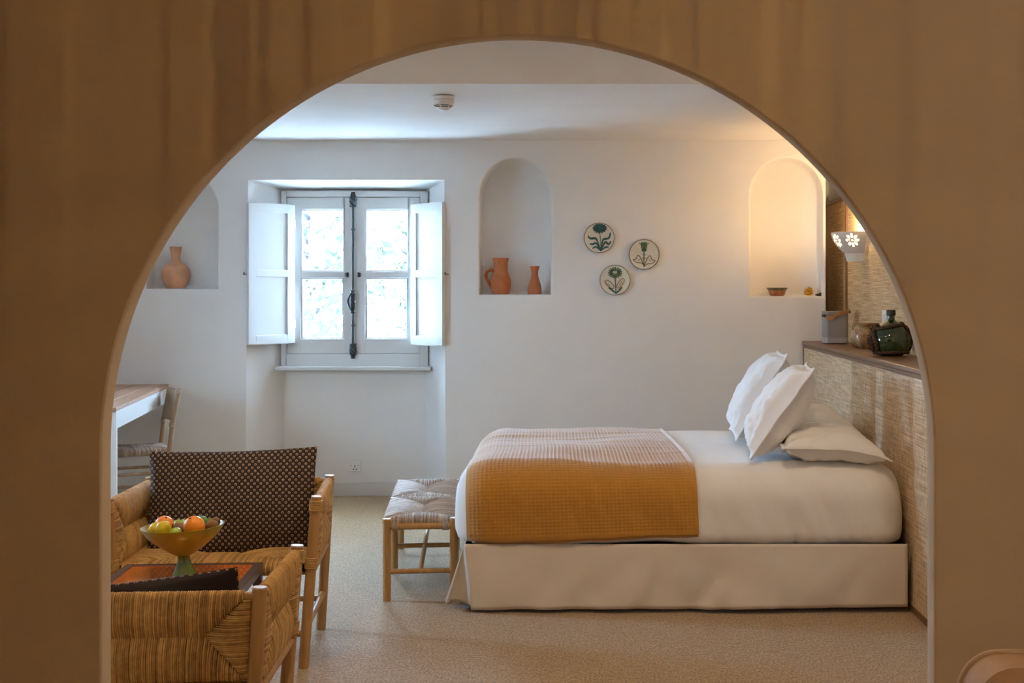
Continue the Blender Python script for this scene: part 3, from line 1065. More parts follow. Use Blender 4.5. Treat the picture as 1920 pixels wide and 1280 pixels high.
# ------------------------------------------------------------------ things on the shelf
zs = ZS + .0005
t = thing('portable_speaker', 'grey box-shaped portable speaker with tan leather strap on the shelf', 'speaker', (1.70, 9.13, zs), .06)
ws, ds, hs = .165, .12, .222


def rrect(w_, d_, r, n=6):
    pts = []
    for cx, cy, a0 in ((w_ / 2 - r, d_ / 2 - r, 0), (-w_ / 2 + r, d_ / 2 - r, PI / 2), (-w_ / 2 + r, -d_ / 2 + r, PI), (w_ / 2 - r, -d_ / 2 + r, 1.5 * PI)):
        pts += [(cx + r * math.cos(a0 + PI / 2 * i / n), cy + r * math.sin(a0 + PI / 2 * i / n)) for i in range(n + 1)]
    return pts


rr = rrect(ws, ds, .028)
obj('body', MB().extrude(rr, lambda x, y: (x, y, .045), lambda x, y: (x, y, hs)), M['speaker'], t, smooth=True, bevel=.003)
obj('base_band', MB().extrude(rr, lambda x, y: (x * 1.004, y * 1.004, .004), lambda x, y: (x * 1.004, y * 1.004, .045)), M['speaker_base'], t, smooth=True, bevel=.003)
obj('foot_ring', MB().extrude(rrect(ws - .02, ds - .02, .02), lambda x, y: (x, y, 0), lambda x, y: (x, y, .005)), M['dark'], t)
sp = []
for i in range(17):
    u = i / 16
    x = -ws / 2 - .004 + (ws + .008) * u
    y = -ds / 2 - .012 - .02 * math.sin(PI * u)
    z = hs - .012 + (-.022 + .036 * u) + (-.02 * math.sin(PI * min(1, u * 2.2)) if u < .45 else 0)
    sp.append((x, y, z))
sm = MB()
sm.add([(x, y + o, z + d) for x, y, z in sp for o, d in ((0, -.013), (0, .013), (.004, .013), (.004, -.013))],
       [(4 * i + a, 4 * i + (a + 1) % 4, 4 * i + 4 + (a + 1) % 4, 4 * i + 4 + a) for i in range(16) for a in range(4)])
obj('strap', sm, M['leather'], t, smooth=True)
for x in (-1, 1):
    obj('strap_loop', MB().box(x * (ws / 2 + .003) - .004, x * (ws / 2 + .003) + .004, -ds / 2 - .014, .01, hs - .04 + (.026 if x > 0 else 0), hs - .022 + (.026 if x > 0 else 0)), M['dark'], t)

yp = 8.48
k = yp / F
t = thing('glazed_pot', 'squat mottled brown glazed pot on the shelf between speaker and bottle', 'pot', (ax(1620.5, yp), yp, zs))
obj('body', MB().lathe([(16 * k, 0), (18 * k, 1.5 * k), (22.5 * k, 9 * k), (24 * k, 18 * k), (23.5 * k, 28 * k), (20 * k, 37 * k), (18 * k, 40 * k), (18.5 * k, 42 * k), (21.5 * k, 45 * k), (21.8 * k, 46.5 * k), (20 * k, 46 * k), (16.5 * k, 40 * k), (14 * k, 30 * k)], 36), M['pot_glaze'], t, smooth=True)

yq = 7.5
k = yq / F
t = thing('demijohn', 'dark green glass demijohn wrapped in brown rope on the shelf', 'bottle', (1.712, yq, zs))
bp = [(19, 0), (26, 3), (32, 11), (35.5, 22), (36, 32), (33.5, 43), (27.5, 53), (19, 60), (11, 64.5), (7.5, 67), (6.5, 72), (7, 76)]
obj('glass_body', MB().lathe([(r * k, h_ * k) for r, h_ in bp], 40), M['green_glass'], t, smooth=True)
obj('stopper', MB().lathe([(7.5 * k, 75 * k), (8.6 * k, 76 * k), (8.6 * k, 84 * k), (7 * k, 86 * k)], 20), M['cork'], t, smooth=True)


def rad(h_):
    for (r0, a), (r1, b) in zip(bp, bp[1:]):
        if a <= h_ <= b:
            return r0 + (r1 - r0) * (h_ - a) / (b - a)
    return bp[-1][0]


def rope(pts, r, seed):
    m_ = MB()
    P = [Vector(p_) for p_ in pts]
    for s in range(3):
        Q = []
        for i, p_ in enumerate(P):
            a = i * 1.0 + s * 2 * PI / 3
            d = (P[min(i + 1, len(P) - 1)] - P[max(i - 1, 0)]).normalized()
            o = d.cross(Vector((.2, .3, 1))).normalized()
            o2 = d.cross(o)
            Q.append(p_ + (o * math.cos(a) + o2 * math.sin(a)) * r * .6 + Vector((nz(i * .9, seed), nz(i * .9, seed + 5), nz(i * .9, seed + 9))) * r * .35)
        m_.tube(Q, r * .62, 6)
    return m_


def ring(h_, n=40, wob=1.5, tilt=0):
    return [((rad(max(0, min(76, h_ + tilt * math.cos(a)))) + 2.4) * k * math.cos(a), (rad(max(0, min(76, h_ + tilt * math.cos(a)))) + 2.4) * k * math.sin(a), (max(2.6, h_ + tilt * math.cos(a)) + wob * math.sin(3 * a)) * k) for a in [2 * PI * i / n for i in range(n + 1)]]


obj('rope', rope(ring(56, 44, .8, 4), .0085, 1), M['rope'], t, smooth='all', fix=False)
obj('rope', rope(ring(7, 44, .8), .0085, 2), M['rope'], t, smooth='all', fix=False)
for j, a in enumerate((PI * .98, PI * 1.10, PI * 1.92, PI * .5)):
    pts = [((rad(h_) + 2.6) * k * math.cos(a + .25 * math.sin(h_ * .08)), (rad(h_) + 2.6) * k * math.sin(a + .25 * math.sin(h_ * .08)), h_ * k) for h_ in range(4, 60, 2)]
    obj('rope', rope(pts, .0105 if j < 2 else .007, 3 + j), M['rope'], t, smooth='all', fix=False)
m_ = MB()
for i in range(26):
    a = PI + rnd.uniform(-.5, .5)
    h_ = rnd.uniform(4, 58)
    p_ = Vector(((rad(h_) + 3) * k * math.cos(a), (rad(h_) + 3) * k * math.sin(a), h_ * k))
    m_.tube([p_, p_ + Vector((-.012, rnd.uniform(-.01, .01), rnd.uniform(-.004, .016))), p_ + Vector((-.016, rnd.uniform(-.016, .016), rnd.uniform(-.012, .02)))], [.004, .0035, .002], 5)
obj('rope_fringe', m_, M['rope'], t, smooth='all', fix=False)['kind'] = 'stuff'

t = thing('dried_bundle', 'small bundle of dried brown stems between speaker and glazed pot', 'dried plant', (1.775, 8.84, zs))
m_ = MB()
for i in range(40):
    a = rnd.uniform(0, 2 * PI)
    r = rnd.uniform(.004, .022)
    h_ = rnd.uniform(.06, .15)
    m_.tube([(r * .6 * math.cos(a), r * .6 * math.sin(a), 0), (r * math.cos(a), r * math.sin(a), h_ * .6), (r * 1.7 * math.cos(a + .5), r * 1.7 * math.sin(a + .5), h_)], [.003, .003, .0022], 5)
obj('stems', m_, M['rope'], t, smooth='all', fix=False)
obj('binding', MB().lathe([(.02, .03), (.024, .034), (.024, .046), (.02, .05)], 16), M['twig'], t, smooth=True)
p = at(1660, 594, 8.3)
t = thing('light_switch', 'white light switch plate on the woven panel behind the demijohn', 'switch', (XP, 8.3, p.z))
obj('plate', MB().box(-.010, 0, -.06, .06, -.042, .042), M['white_gloss'], t, bevel=.003)
for y in (-.028, .028):
    obj('rocker', MB().box(-.014, -.009, y - .016, y + .016, -.02, .02), M['white_gloss'], t, bevel=.002)

# ------------------------------------------------------------------ bed
BX0, BX1 = -.638, 1.545
BY0, BY1 = 6.36, 8.12
BZ0, BZ1 = .318, .697


def section(s, ins, x):
    """point and outward normal (y,z) on the rounded cross-section of the made-up mattress, s in 0..1 from front foot to far foot"""
    y0, y1, z0, z1 = BY0 + ins, BY1 - ins, BZ0 + ins * .08, BZ1 - ins * .75
    rb, rt = .065, .17
    Ls = [rb * 1.57, z1 - z0 - rb - rt, rt * 1.57, (y1 - y0) - 2 * rt, rt * 1.57, z1 - z0 - rb - rt, rb * 1.57]
    Ls = [max(1e-4, q) for q in Ls]
    T_ = sum(Ls)
    q = s * T_
    i = 0
    while i < 6 and q > Ls[i]:
        q -= Ls[i]
        i += 1
    f = q / Ls[i]
    if i == 0:
        a = -PI / 2 - f * PI / 2
        c = (y0 + rb, z0 + rb)
        p_, n_ = (c[0] + rb * math.cos(a), c[1] + rb * math.sin(a)), (math.cos(a), math.sin(a))
    elif i == 1:
        p_, n_ = (y0, z0 + rb + q), (-1, 0)
    elif i == 2:
        a = PI - f * PI / 2
        c = (y0 + rt, z1 - rt)
        p_, n_ = (c[0] + rt * math.cos(a), c[1] + rt * math.sin(a)), (math.cos(a), math.sin(a))
    elif i == 3:
        p_, n_ = (y0 + rt + q, z1), (0, 1)
    elif i == 4:
        a = PI / 2 - f * PI / 2
        c = (y1 - rt, z1 - rt)
        p_, n_ = (c[0] + rt * math.cos(a), c[1] + rt * math.sin(a)), (math.cos(a), math.sin(a))
    elif i == 5:
        p_, n_ = (y1, z1 - rt - q), (1, 0)
    else:
        a = -f * PI / 2
        c = (y1 - rb, z0 + rb)
        p_, n_ = (c[0] + rb * math.cos(a), c[1] + rb * math.sin(a)), (math.cos(a), math.sin(a))
    return p_, n_


def end_inset(x):
    R0, R1 = .17, .19
    d0, d1 = x - BX0, BX1 - x
    e = 0
    if d0 < R0:
        e = R0 * (1 - math.sqrt(max(0, 1 - ((R0 - d0) / R0) ** 2)))
    if d1 < R1:
        e = R1 * (1 - math.sqrt(max(0, 1 - ((R1 - d1) / R1) ** 2)))
    return e


def duvet_pt(x, s, off=0.0):
    (y, z), (ny, nz_) = section(s, end_inset(x), x)
    side = abs(ny)
    dd = .011 * nz(x * 2.3, y * 1.4, z * 2.5) + .006 * nz(x * 6 + z * 4, y * 3, z * 2)
    dd += side * .017 * nz(x * 8 + z * 4.5, 3.1, z * 1.6) * (1 if x > .4 else .5)
    dd += side * .009 * nz(x * 22 + z * 9, 8.1, z * 2.0) * (max(.2, min(1, (x - .3) * 1.4)))
    dd += (1 - side) * .012 * nz(x * 1.6, y * 2.2, 5.0)
    # a sewn seam running down the side near the pillows
    if ny < -.5:
        dd -= .006 * math.exp(-((x - .985 - .05 * (BZ1 - z)) / .012) ** 2)
    return Vector((x, y + ny * (dd + off), z + nz_ * (dd + off)))


t = thing('bed', 'double bed base with pleated ivory valance skirt against the headboard', 'bed', (0, 0, 0))
obj('base', MB().box(BX0 + .09, BX1 - .02, BY0 + .06, BY1 - .05, .09, BZ0 - .03), M['dark'], t)
for x in (BX0 + .16, BX1 - .1):
    for y in (BY0 + .15, BY1 - .13):
        obj('leg', MB().lathe([(.028, 0), (.03, .09)], 14, (x, y, 0)), M['dark'], t, smooth=True)


def skirt_front(u, v):
    x = BX0 + .052 + (BX1 - .012 - BX0 - .052) * u
    fold = .006 * math.sin(x * 7 + v * 1.5) * v + .030 * nz(x * 5.5 + v * 1.6, v * .6) * v + .03 * nz(x * 2.9 - v * 1.4, 4) * v + .010 * nz(x * 13 + v * 3, 9) * v
    y = BY0 + .014 - .016 * v - fold * .8
    z = BZ0 + .010 - (BZ0 - .010) * v + .012 * v * u * u + .006 * nz(x * 3, 1) * v
    return (x + (1 - u) ** 8 * .035 * v, y, z)


def skirt_foot(u, v):
    y = BY0 + .03 + (BY1 - BY0 - .06) * u
    fold = .014 * math.sin(y * 9) * v + .01 * nz(y * 5, v) * v
    return (BX0 + .05 - v * (.012 + .073 * math.exp(-u * 13)) - fold * .5, y + .01, BZ0 + .002 - (BZ0 - .03) * v)


def skirt_pleat(u, v):
    a = Vector(skirt_front(0, v))
    b = Vector(skirt_foot(0, v))
    q = a.lerp(b, u)
    return q + Vector((0, .05 * v * math.sin(PI * u * 1.0) + .006, .012 * v))


def skirt_far(u, v):
    x = BX0 + .06 + (BX1 - .02 - BX0 - .06) * u
    return (x, BY1 - .02 + .02 * v + .01 * math.sin(x * 11) * v, BZ0 + .002 - (BZ0 - .025) * v)


for nm, fn, nu in (('skirt_panel', skirt_front, 120), ('skirt_panel', skirt_foot, 70), ('skirt_pleat', skirt_pleat, 10), ('skirt_panel', skirt_far, 60)):
    o = obj(nm, MB().grid(nu, 18, fn), M['skirt'], t, smooth='all', fix=False)
    so = o.modifiers.new('thickness', 'SOLIDIFY')
    so.thickness = .004
obj('hem', MB().tube([skirt_front(i / 100, 1) for i in range(101)], .003, 6), M['skirt'], t, smooth='all')

NX, NS = 150, 130
xs = []
for i in range(NX + 1):
    u = i / NX
    xs.append(BX0 + (BX1 - BX0) * (u - .055 * math.sin(2 * PI * u)))
mb = MB()
mb.grid(NX, NS, lambda u, v: duvet_pt(xs[round(u * NX)], v))
for xe in (BX0, BX1):
    ring_ = [duvet_pt(xe, j / NS) for j in range(NS + 1)]
    c = Vector((xe, (BY0 + BY1) / 2, (BZ0 + BZ1) / 2 - .02))
    mb.add(ring_ + [c + (p_ - c) * .93 + Vector((-.012 if xe < 0 else .012, 0, 0)) for p_ in ring_] + [c + Vector((-.02 if xe < 0 else .012, 0, 0))],
           [(j, j + 1, NS + 2 + j, NS + 1 + j) for j in range(NS)] + [(NS + 1 + j, NS + 2 + j, 2 * NS + 2) for j in range(NS)] + [(0, NS, 2 * NS + 1, NS + 1), (NS + 1, 2 * NS + 1, 2 * NS + 2)])
tag(obj('duvet', mb, M['linen'], smooth='all'), 'plain white duvet tucked smoothly round the mattress', 'duvet')

# waffle throw: real waffle relief, laid over the duvet and hanging down the front
cell = .0193


def throw_pt(u, v, off):
    s0, s1 = .041, .93
    s = s0 + (s1 - s0) * v
    x0 = -.575 - .055 * v + .012 * nz(v * 4, 2)
    x1 = .535 - .10 * v + .012 * nz(v * 4, 7)
    # hem is a little lower at the foot end
    s -= (1 - v) ** 6 * .016 * (1 - u)
    x = x0 + (x1 - x0) * u
    return duvet_pt(max(BX0 + .004, x), max(.012, s), off)


NU_, NVv = 57 * 4, 140 * 4


def throw_f(u, v):
    cu, cv = u * 57, v * 140
    rid = max(abs(math.cos(PI * cu)), abs(math.cos(PI * cv))) ** 2
    edge = min(u * 57, (1 - u) * 57, v * 140, (1 - v) * 140)
    hgt = .014 + (.0042 * (rid - .5) if edge > 1 else .002)
    hgt += .006 * max(0, nz(u * 2.2, v * 26)) * (1 if .3 < v < .75 else 0)
    return throw_pt(u, v, hgt)


mb = MB().grid(NU_, NVv, throw_f)
mb.grid(40, 100, lambda u, v: throw_pt(.004 + .992 * u, .002 + .996 * v, .007))
th = thing('throw_blanket', 'mustard yellow waffle-weave throw folded double over the foot of the bed', 'blanket')
obj('waffle_layer', mb, M['waffle'], th, smooth='all', fix=False)


def under_f(u, v):
    return throw_pt(.02 + .978 * u, -.014 * (1 - u) - .006 + .12 * v, .006)


o = obj('under_layer', MB().grid(60, 14, under_f), M['waffle'], th, smooth='all', fix=False)
so = o.modifiers.new('thickness', 'SOLIDIFY')
so.thickness = .004


# ------------------------------------------------------------------ pillows
def pillow(W, H, T_, seed, flange=.03, n=44, bend=None, wr=.017):
    mb_ = MB()
    e = 1 + 2 * flange / min(W, H)

    def f(side):
        def g(a, b):
            u, v = (a * 2 - 1) * (1 + 2 * flange / W), (b * 2 - 1) * (1 + 2 * flange / H)
            cu, cv = max(-1, min(1, u)), max(-1, min(1, v))
            th = (max(0, (1 - cu ** 2)) * max(0, (1 - cv ** 2))) ** .30
            z = side * (T_ / 2 * th + .004)
            w1 = wr * nz(u * 3 + seed, v * 3, side) + wr * .5 * nz(u * 8 + v * 3, v * 7 - u * 2, seed)
            z += side * w1 * min(1, th * 2)
            # edges pull in between the corners
            x = W / 2 * u * (1 - .055 * (1 - cv ** 2) ** 1.0)
            y = H / 2 * v * (1 - .055 * (1 - cu ** 2) ** 1.0)
            if abs(u) > 1 or abs(v) > 1:
                fl_ = max(abs(u) - 1, abs(v) - 1, 0) / (2 * flange / min(W, H) + 1e-6)
                z += .010 * nz(u * 2.5 + seed, v * 2.5, 3) * fl_
            p_ = Vector((x, y, z))
            return bend(p_) if bend else p_
        return g
    mb_.grid(n, n, f(1))
    mb_.grid(n, n, f(-1))
    m = n + 1
    k0, k1 = 0, m * m
    edge = [i for i in range(m)] + [j * m + n for j in range(1, m)] + [n * m + i for i in range(n - 1, -1, -1)] + [j * m for j in range(n - 1, 0, -1)]
    mb_.f += [(k0 + a, k0 + b, k1 + b, k1 + a) for a, b in zip(edge, edge[1:] + edge[:1])]
    return mb_


def place(o, origin, xa, ya):
    xa = Vector(xa).normalized()
    ya = Vector(ya)
    ya = (ya - xa * ya.dot(xa)).normalized()
    za = xa.cross(ya)
    o.matrix_world = Matrix(((xa.x, ya.x, za.x, origin[0]), (xa.y, ya.y, za.y, origin[1]), (xa.z, ya.z, za.z, origin[2]), (0, 0, 0, 1)))


pl = 'bed pillows'


def lying_bend(p_):
    # far long edge (towards the headboard) curls up
    return p_ + Vector((0, 0, .22 * max(0, (p_.y + .02)) ** 1.5))


def droop(p_):
    # edge towards the headboard sinks over the mattress end
    return p_ + Vector((0, 0, -.55 * max(0, p_.y - .06) ** 1.6))


o = obj('pillow', pillow(.62, .47, .165, 1.0, bend=droop), M['linen'], smooth='all')
place(o, (1.20, 6.71, BZ1 + .078), (0, -1, 0), (1, 0, -.03))
tag(o, 'white pillow lying flat under the front upright pillow', 'pillow', pl)
o = obj('pillow', pillow(.60, .46, .19, 4.0, bend=droop), M['linen'], smooth='all')
place(o, (1.24, 7.50, BZ1 + .095), (0, -1, 0), (1, 0, 0))
tag(o, 'white pillow lying flat behind, mostly hidden by the upright pillows', 'pillow', pl)
o = obj('pillow', pillow(.56, .48, .22, 7.0), M['linen'], smooth='all')
place(o, (.975, 6.74, BZ1 + .245), (.10, 1, 0), (.31, 0, .44))
tag(o, 'white upright pillow leaning at the front with bordered edge facing out', 'pillow', pl)
o = obj('pillow', pillow(.56, .49, .21, 11.0), M['linen'], smooth='all')
place(o, (.96, 7.48, BZ1 + .262), (.05, 1, 0), (.26, 0, .44))
tag(o, 'white upright pillow leaning behind, nearer the back wall', 'pillow', pl)


# ------------------------------------------------------------------ rush weaving
def rush(mb_, A, B, Cc, Dd, r, sp, bulge, rs, two=True, seamdip=.75):
    """A-B-C-D rails (corner points of rail axes); straw strands wrap each rail and run in to the mitred seams"""
    A, B, Cc, Dd = map(Vector, (A, B, Cc, Dd))
    nrm = (B - A).cross(Dd - A).normalized()
    Wd = ((B - A).length + (Cc - Dd).length) / 2
    Hd = ((Dd - A).length + (Cc - B).length) / 2

    def pos(u, v):
        return A * (1 - u) * (1 - v) + B * u * (1 - v) + Cc * u * v + Dd * (1 - u) * v

    def strand(axis, c, Lmax, flip):
        # axis 0: rail along u (A-B or D-C), strand runs in v
        pts = []
        N = 7
        if Lmax < .006:
            return

        def P(tt):
            if axis == 0:
                v = tt / Hd
                return pos(c / Wd, 1 - v if flip else v)
            u = tt / Wd
            return pos(1 - u if flip else u, c / Hd)
        inward = (P(Lmax) - P(0)).normalized()

        def off(f):
            return r * (1 - seamdip * f ** 5) + bulge * math.sin(PI * min(1, f * 1.08)) * min(1, Lmax / .1)
        front = [P(Lmax * i / N) + nrm * off(i / N) for i in range(1, N + 1)]
        arc = [P(0) + (-inward * math.cos(a) + nrm * math.sin(a)) * r for a in (-1.4, -.75, 0, .75, 1.4)]
        back = [P(Lmax * i / N) - nrm * off(i / N) for i in range(N, 0, -1)] if two else []
        pts = back + arc + front
        jit = Vector((rs.gauss(0, .0004), rs.gauss(0, .0004), rs.gauss(0, .0004)))
        mb_.tint = rs.random() * .999
        mb_.tube([q + jit + nrm * rs.gauss(0, .0003) for q in pts], sp * .56 * rs.uniform(.9, 1.12), 5, False)

    m = min(Wd, Hd) / 2
    n = int(Wd / sp)
    for i in range(n):
        c = (i + .5) * Wd / n
        Lm = min(c, Wd - c, Hd / 2)
        for fl_ in (False, True):
            strand(0, c, Lm, fl_)
    n = int(Hd / sp)
    for i in range(n):
        c = (i + .5) * Hd / n
        Lm = min(c, Hd - c, Wd / 2)
        for fl_ in (False, True):
            strand(1, c, Lm, fl_)
    mb_.tint = 1.0
    return mb_


def binding(p0, p1, r, n, mat, parent, name='rush_binding'):
    m_ = MB()
    p0, p1 = Vector(p0), Vector(p1)
    d = (p1 - p0).normalized()
    a_ = d.cross(Vector((.3, .9, .1))).normalized()
    b_ = d.cross(a_)
    pts = []
    for i in range(n * 12 + 1):
        a = 2 * PI * i / 12
        pts.append(p0 + (p1 - p0) * (i / (n * 12)) + (a_ * math.cos(a) + b_ * math.sin(a)) * r)
    m_.tint = .6
    m_.tube(pts, (p1 - p0).length / n * .56, 5)
    return obj(name, m_, mat, parent, smooth='all', fix=False)


# ------------------------------------------------------------------ armchairs
def make_armchair(label, loc, rz):
    t = thing('rush_armchair', label, 'armchair', loc, rz, 'low rush armchairs')
    Hh = .70
    rp = .0215
    fb, ft, bb, bt = .365, .418, .360, .400   # half widths: front bottom/top, back bottom/top
    yf, yk = -.31, .31
    rs = random.Random(5)

    def post(s, y, b, tp, z):
        return Vector((s * (b + (tp - b) * z / Hh), y, z))
    for s in (-1, 1):
        for y, b, tp in ((yf, fb, ft), (yk, bb, bt)):
            leg = obj('leg', MB().tube([post(s, y, b, tp, z) for z in (0, .2, .45, Hh - .004)], rp, 18), M['oak'], t, smooth=True)
            top = post(s, y, b, tp, Hh)
            obj('end_grain', MB().tube([post(s, y, b, tp, Hh - .006), top], [rp * 1.005, rp * .93], 18), M['oak_end'], leg, smooth=True)
    zt1, zb1 = .672, .452
    zs_ = .405
    F_ = lambda s, z: post(s, yf, fb, ft, z)
    K_ = lambda s, z: post(s, yk, bb, bt, z)
    # back panel
    m_ = MB()
    dx = Vector((.036, 0, 0))
    rush(m_, K_(-1, zb1) + dx, K_(1, zb1) - dx, K_(1, zt1) - dx, K_(-1, zt1) + dx, .0175, .0058, .007, rs)
    obj('back_weave', m_, M['rush'], t, smooth='all', fix=False)
    obj('back_rail', MB().tube([K_(-1, zt1), K_(1, zt1)], .015, 10), M['oak'], t, smooth=True)
    obj('back_rail', MB().tube([K_(-1, zb1), K_(1, zb1)], .015, 10), M['oak'], t, smooth=True)
    for s in (-1, 1):
        m_ = MB()
        a, b, c, d = (F_(s, zb1 - .02), K_(s, zb1 - .02), K_(s, zt1), F_(s, zt1))
        dy = Vector((0, .034, 0))
        rush(m_, a + dy, b - dy, c - dy, d + dy, .0185, .0058, .006, rs)
        obj('arm_weave', m_, M['rush'], t, smooth='all', fix=False)
        obj('arm_rail', MB().tube([F_(s, zt1), K_(s, zt1)], .015, 10), M['oak'], t, smooth=True)
        obj('seat_rail', MB().tube([F_(s, zs_ - .02), K_(s, zs_ - .02)], .016, 12), M['oak'], t, smooth=True)
        obj('side_stretcher', MB().tube([F_(s, .165), K_(s, .165)], .0135, 12), M['oak'], t, smooth=True)
        binding(F_(s, zt1 - .03), F_(s, zt1 + .012), rp + .003, 7, M['rush'], t)
        binding(F_(s, zb1 - .045), F_(s, zb1 + .0), rp + .003, 7, M['rush'], t)
    # seat
    ins = .03
    m_ = MB()
    sa, sb, sc_, sd = F_(-1, zs_), F_(1, zs_), K_(1, zs_), K_(-1, zs_)
    for q, dx in ((sa, ins), (sb, -ins), (sc_, -ins), (sd, ins)):
        q.x += dx
    rush(m_, sa, sb, sc_, sd, .024, .0068, .005, rs)
    obj('seat_weave', m_, M['rush'], t, smooth='all', fix=False)
    obj('front_stretcher', MB().tube([F_(-1, .14), F_(1, .14)], .0135, 12), M['oak'], t, smooth=True)
    obj('back_stretcher', MB().tube([K_(-1, .14), K_(1, .14)], .0135, 12), M['oak'], t, smooth=True)
    return t


YAW = .075
far_chair = make_armchair('low rush-woven armchair facing the arch with a large bud-print cushion', (-1.545, 5.73, 0), YAW)
near_loc = Vector((-1.352, 4.075, 0))
dup(far_chair, near_loc, PI + YAW, 'low rush-woven armchair turned with its back towards the arch')


def cushion_mesh(W, H, T_, seed):
    mb_ = MB()
    n = 40

    def f(side):
        def g(a, b):
            u, v = a * 2 - 1, b * 2 - 1
            th = (max(0, 1 - u ** 2) * max(0, 1 - v ** 2)) ** .45
            y = side * (T_ / 2 * th + .001) + side * .006 * nz(u * 3 + seed, v * 3, side) * th
            return Vector((W / 2 * u * (1 - .035 * (1 - v * v)), y, H / 2 * v * (1 - .045 * (1 - u * u))))
        return g
    mb_.grid(n, n, f(-1))
    mb_.grid(n, n, f(1))
    return mb_


o = obj('cushion', cushion_mesh(.725, .475, .17, 2), M['buds'], smooth='all')
o.location = at(436, 944, 5.80)
o.rotation_euler = (math.radians(-13), math.radians(-1.2), YAW)
tag(o, 'large black cushion with cream bud print propped up on the armchair', 'cushion', 'bud-print cushions')
o = obj('cushion', cushion_mesh(.54, .28, .10, 6), M['buds'], smooth='all')
o.location = (-1.28, 3.935, .565)
o.rotation_euler = (math.radians(-14), math.radians(6.5), PI + YAW)
tag(o, 'black bud-print cushion leaning inside the armchair whose back faces the arch', 'cushion', 'bud-print cushions')

# ------------------------------------------------------------------ coffee table, fruit bowl
t = thing('coffee_table', 'small square table with orange lacquer top and dark wooden frame', 'table', (-1.53, 4.98, 0), YAW)
W2, D2, zt2 = .268, .31, .46
obj('top_panel', MB().box(-W2 + .03, W2 - .03, -D2 + .03, D2 - .03, zt2 - .02, zt2 - .002), M['lacquer'], t)
for a, b, c, d in ((-W2, -W2 + .035, -D2, D2), (W2 - .035, W2, -D2, D2), (-W2 + .035, W2 - .035, -D2, -D2 + .035), (-W2 + .035, W2 - .035, D2 - .035, D2)):
    obj('frame_rail', MB().box(a, b, c, d, zt2 - .035, zt2), M['dark_wood'], t, bevel=.003)
for x in (-1, 1):
    for y in (-1, 1):
        obj('leg', MB().box(x * (W2 - .02) - .017, x * (W2 - .02) + .017, y * (D2 - .02) - .017, y * (D2 - .02) + .017, 0, zt2 - .036), M['dark_wood'], t, bevel=.003)

by_, zt3 = 5.06, zt2 + .0006
k = by_ / F
bxx = ax(346, by_)
t = thing('fruit_bowl', 'olive green glazed footed bowl holding fruit on the low table', 'bowl', (bxx, by_, zt3))
obj('bowl', MB().lathe([(11 * k, 37 * k), (18 * k, 40 * k), (34 * k, 50 * k), (52 * k, 64 * k), (66 * k, 77 * k), (76 * k, 92 * k), (76.5 * k, 93.5 * k), (74.5 * k, 93.5 * k), (64 * k, 80 * k), (50 * k, 68 * k), (30 * k, 55 * k), (4 * k, 48 * k)], 56), M['bowl_glaze'], t, smooth=True)
obj('foot', MB().lathe([(21 * k, 0), (23 * k, 1.5 * k), (21 * k, 6 * k), (15 * k, 18 * k), (11.5 * k, 28 * k), (11 * k, 36 * k), (12.5 * k, 38 * k)], 40), M['bowl_foot'], t, smooth=True)
t.rotation_euler = (0, math.radians(-2.2), 0)


def fruit(name, label, px, py, dy, rpx, mat, scale=(1, 1, 1), rot=(0, 0, 0), fn=None, stem=False, cat='fruit', group=None):
    y = by_ + dy
    t = thing(name, label, cat, at(px, py, y), 0, 'fruit in the footed bowl')
    t.rotation_euler = rot
    r = rpx * k
    obj('flesh', MB().sphere((0, 0, 0), r, 24, 16, fn, scale), M[mat], t, smooth='all')
    s_ = MB().tube([(0, 0, r * scale[2] * .93), (.002, 0, r * scale[2] * 1.02 + (.012 if stem else .001))], .003 if stem else .0035, 6)
    obj('stem', s_, M['stem'], t)


lem = lambda d: 1 + .16 * max(0, abs(d.z) - .8) / .2
fruit('orange', 'whole orange at the back of the bowl behind the lemons', 308, 985, .040, 18.5, 'orange_peel', rot=(.4, .3, 0))
fruit('orange', 'large orange at the front of the bowl', 364, 987, -.045, 20, 'orange_peel', rot=(.5, -.3, 0))
fruit('lemon', 'yellow lemon touching the rim of the bowl', 293, 990, -.02, 11.5, 'lemon', (1, 1, 1.25), (.3, 1.1, .3), lem)
fruit('lemon', 'rounder yellow lemon between orange and green apple', 306, 991, -.075, 14.0, 'lemon', (1, 1, 1.1), (.8, .4, .6), lem)
fruit('apple', 'yellow-green apple with stalk low in the bowl', 328, 1000, -.072, 13, 'green_fruit', (1, 1, .9), (-.3, -.4, 0), lambda d: 1 - .12 * max(0, d.z) ** 6, True)
fruit('apple', 'green apple behind the brown kiwi', 338, 984, .095, 13, 'green_fruit', (1, 1, .9), (.2, .2, 0), lambda d: 1 - .12 * max(0, d.z) ** 6, True)
fruit('kiwi', 'brown kiwi in the middle of the bowl', 336, 990, .020, 10.5, 'kiwi', (1, 1, 1.2), (.2, 1.2, 0))
fruit('lime', 'green lime behind the large orange', 374, 982, .050, 15.5, 'lime', (1, 1, 1.05), (.3, .8, 0), lem)
fruit('kiwi', 'brown kiwi beside the large orange near the rim', 397, 985, -.012, 10, 'kiwi', (1, 1, 1.2), (.1, 1.4, .4))
fruit('kiwi', 'brown kiwi at the back rim of the bowl', 404, 978, .055, 9, 'kiwi', (1, 1, 1.15), (.1, 1.3, -.5))

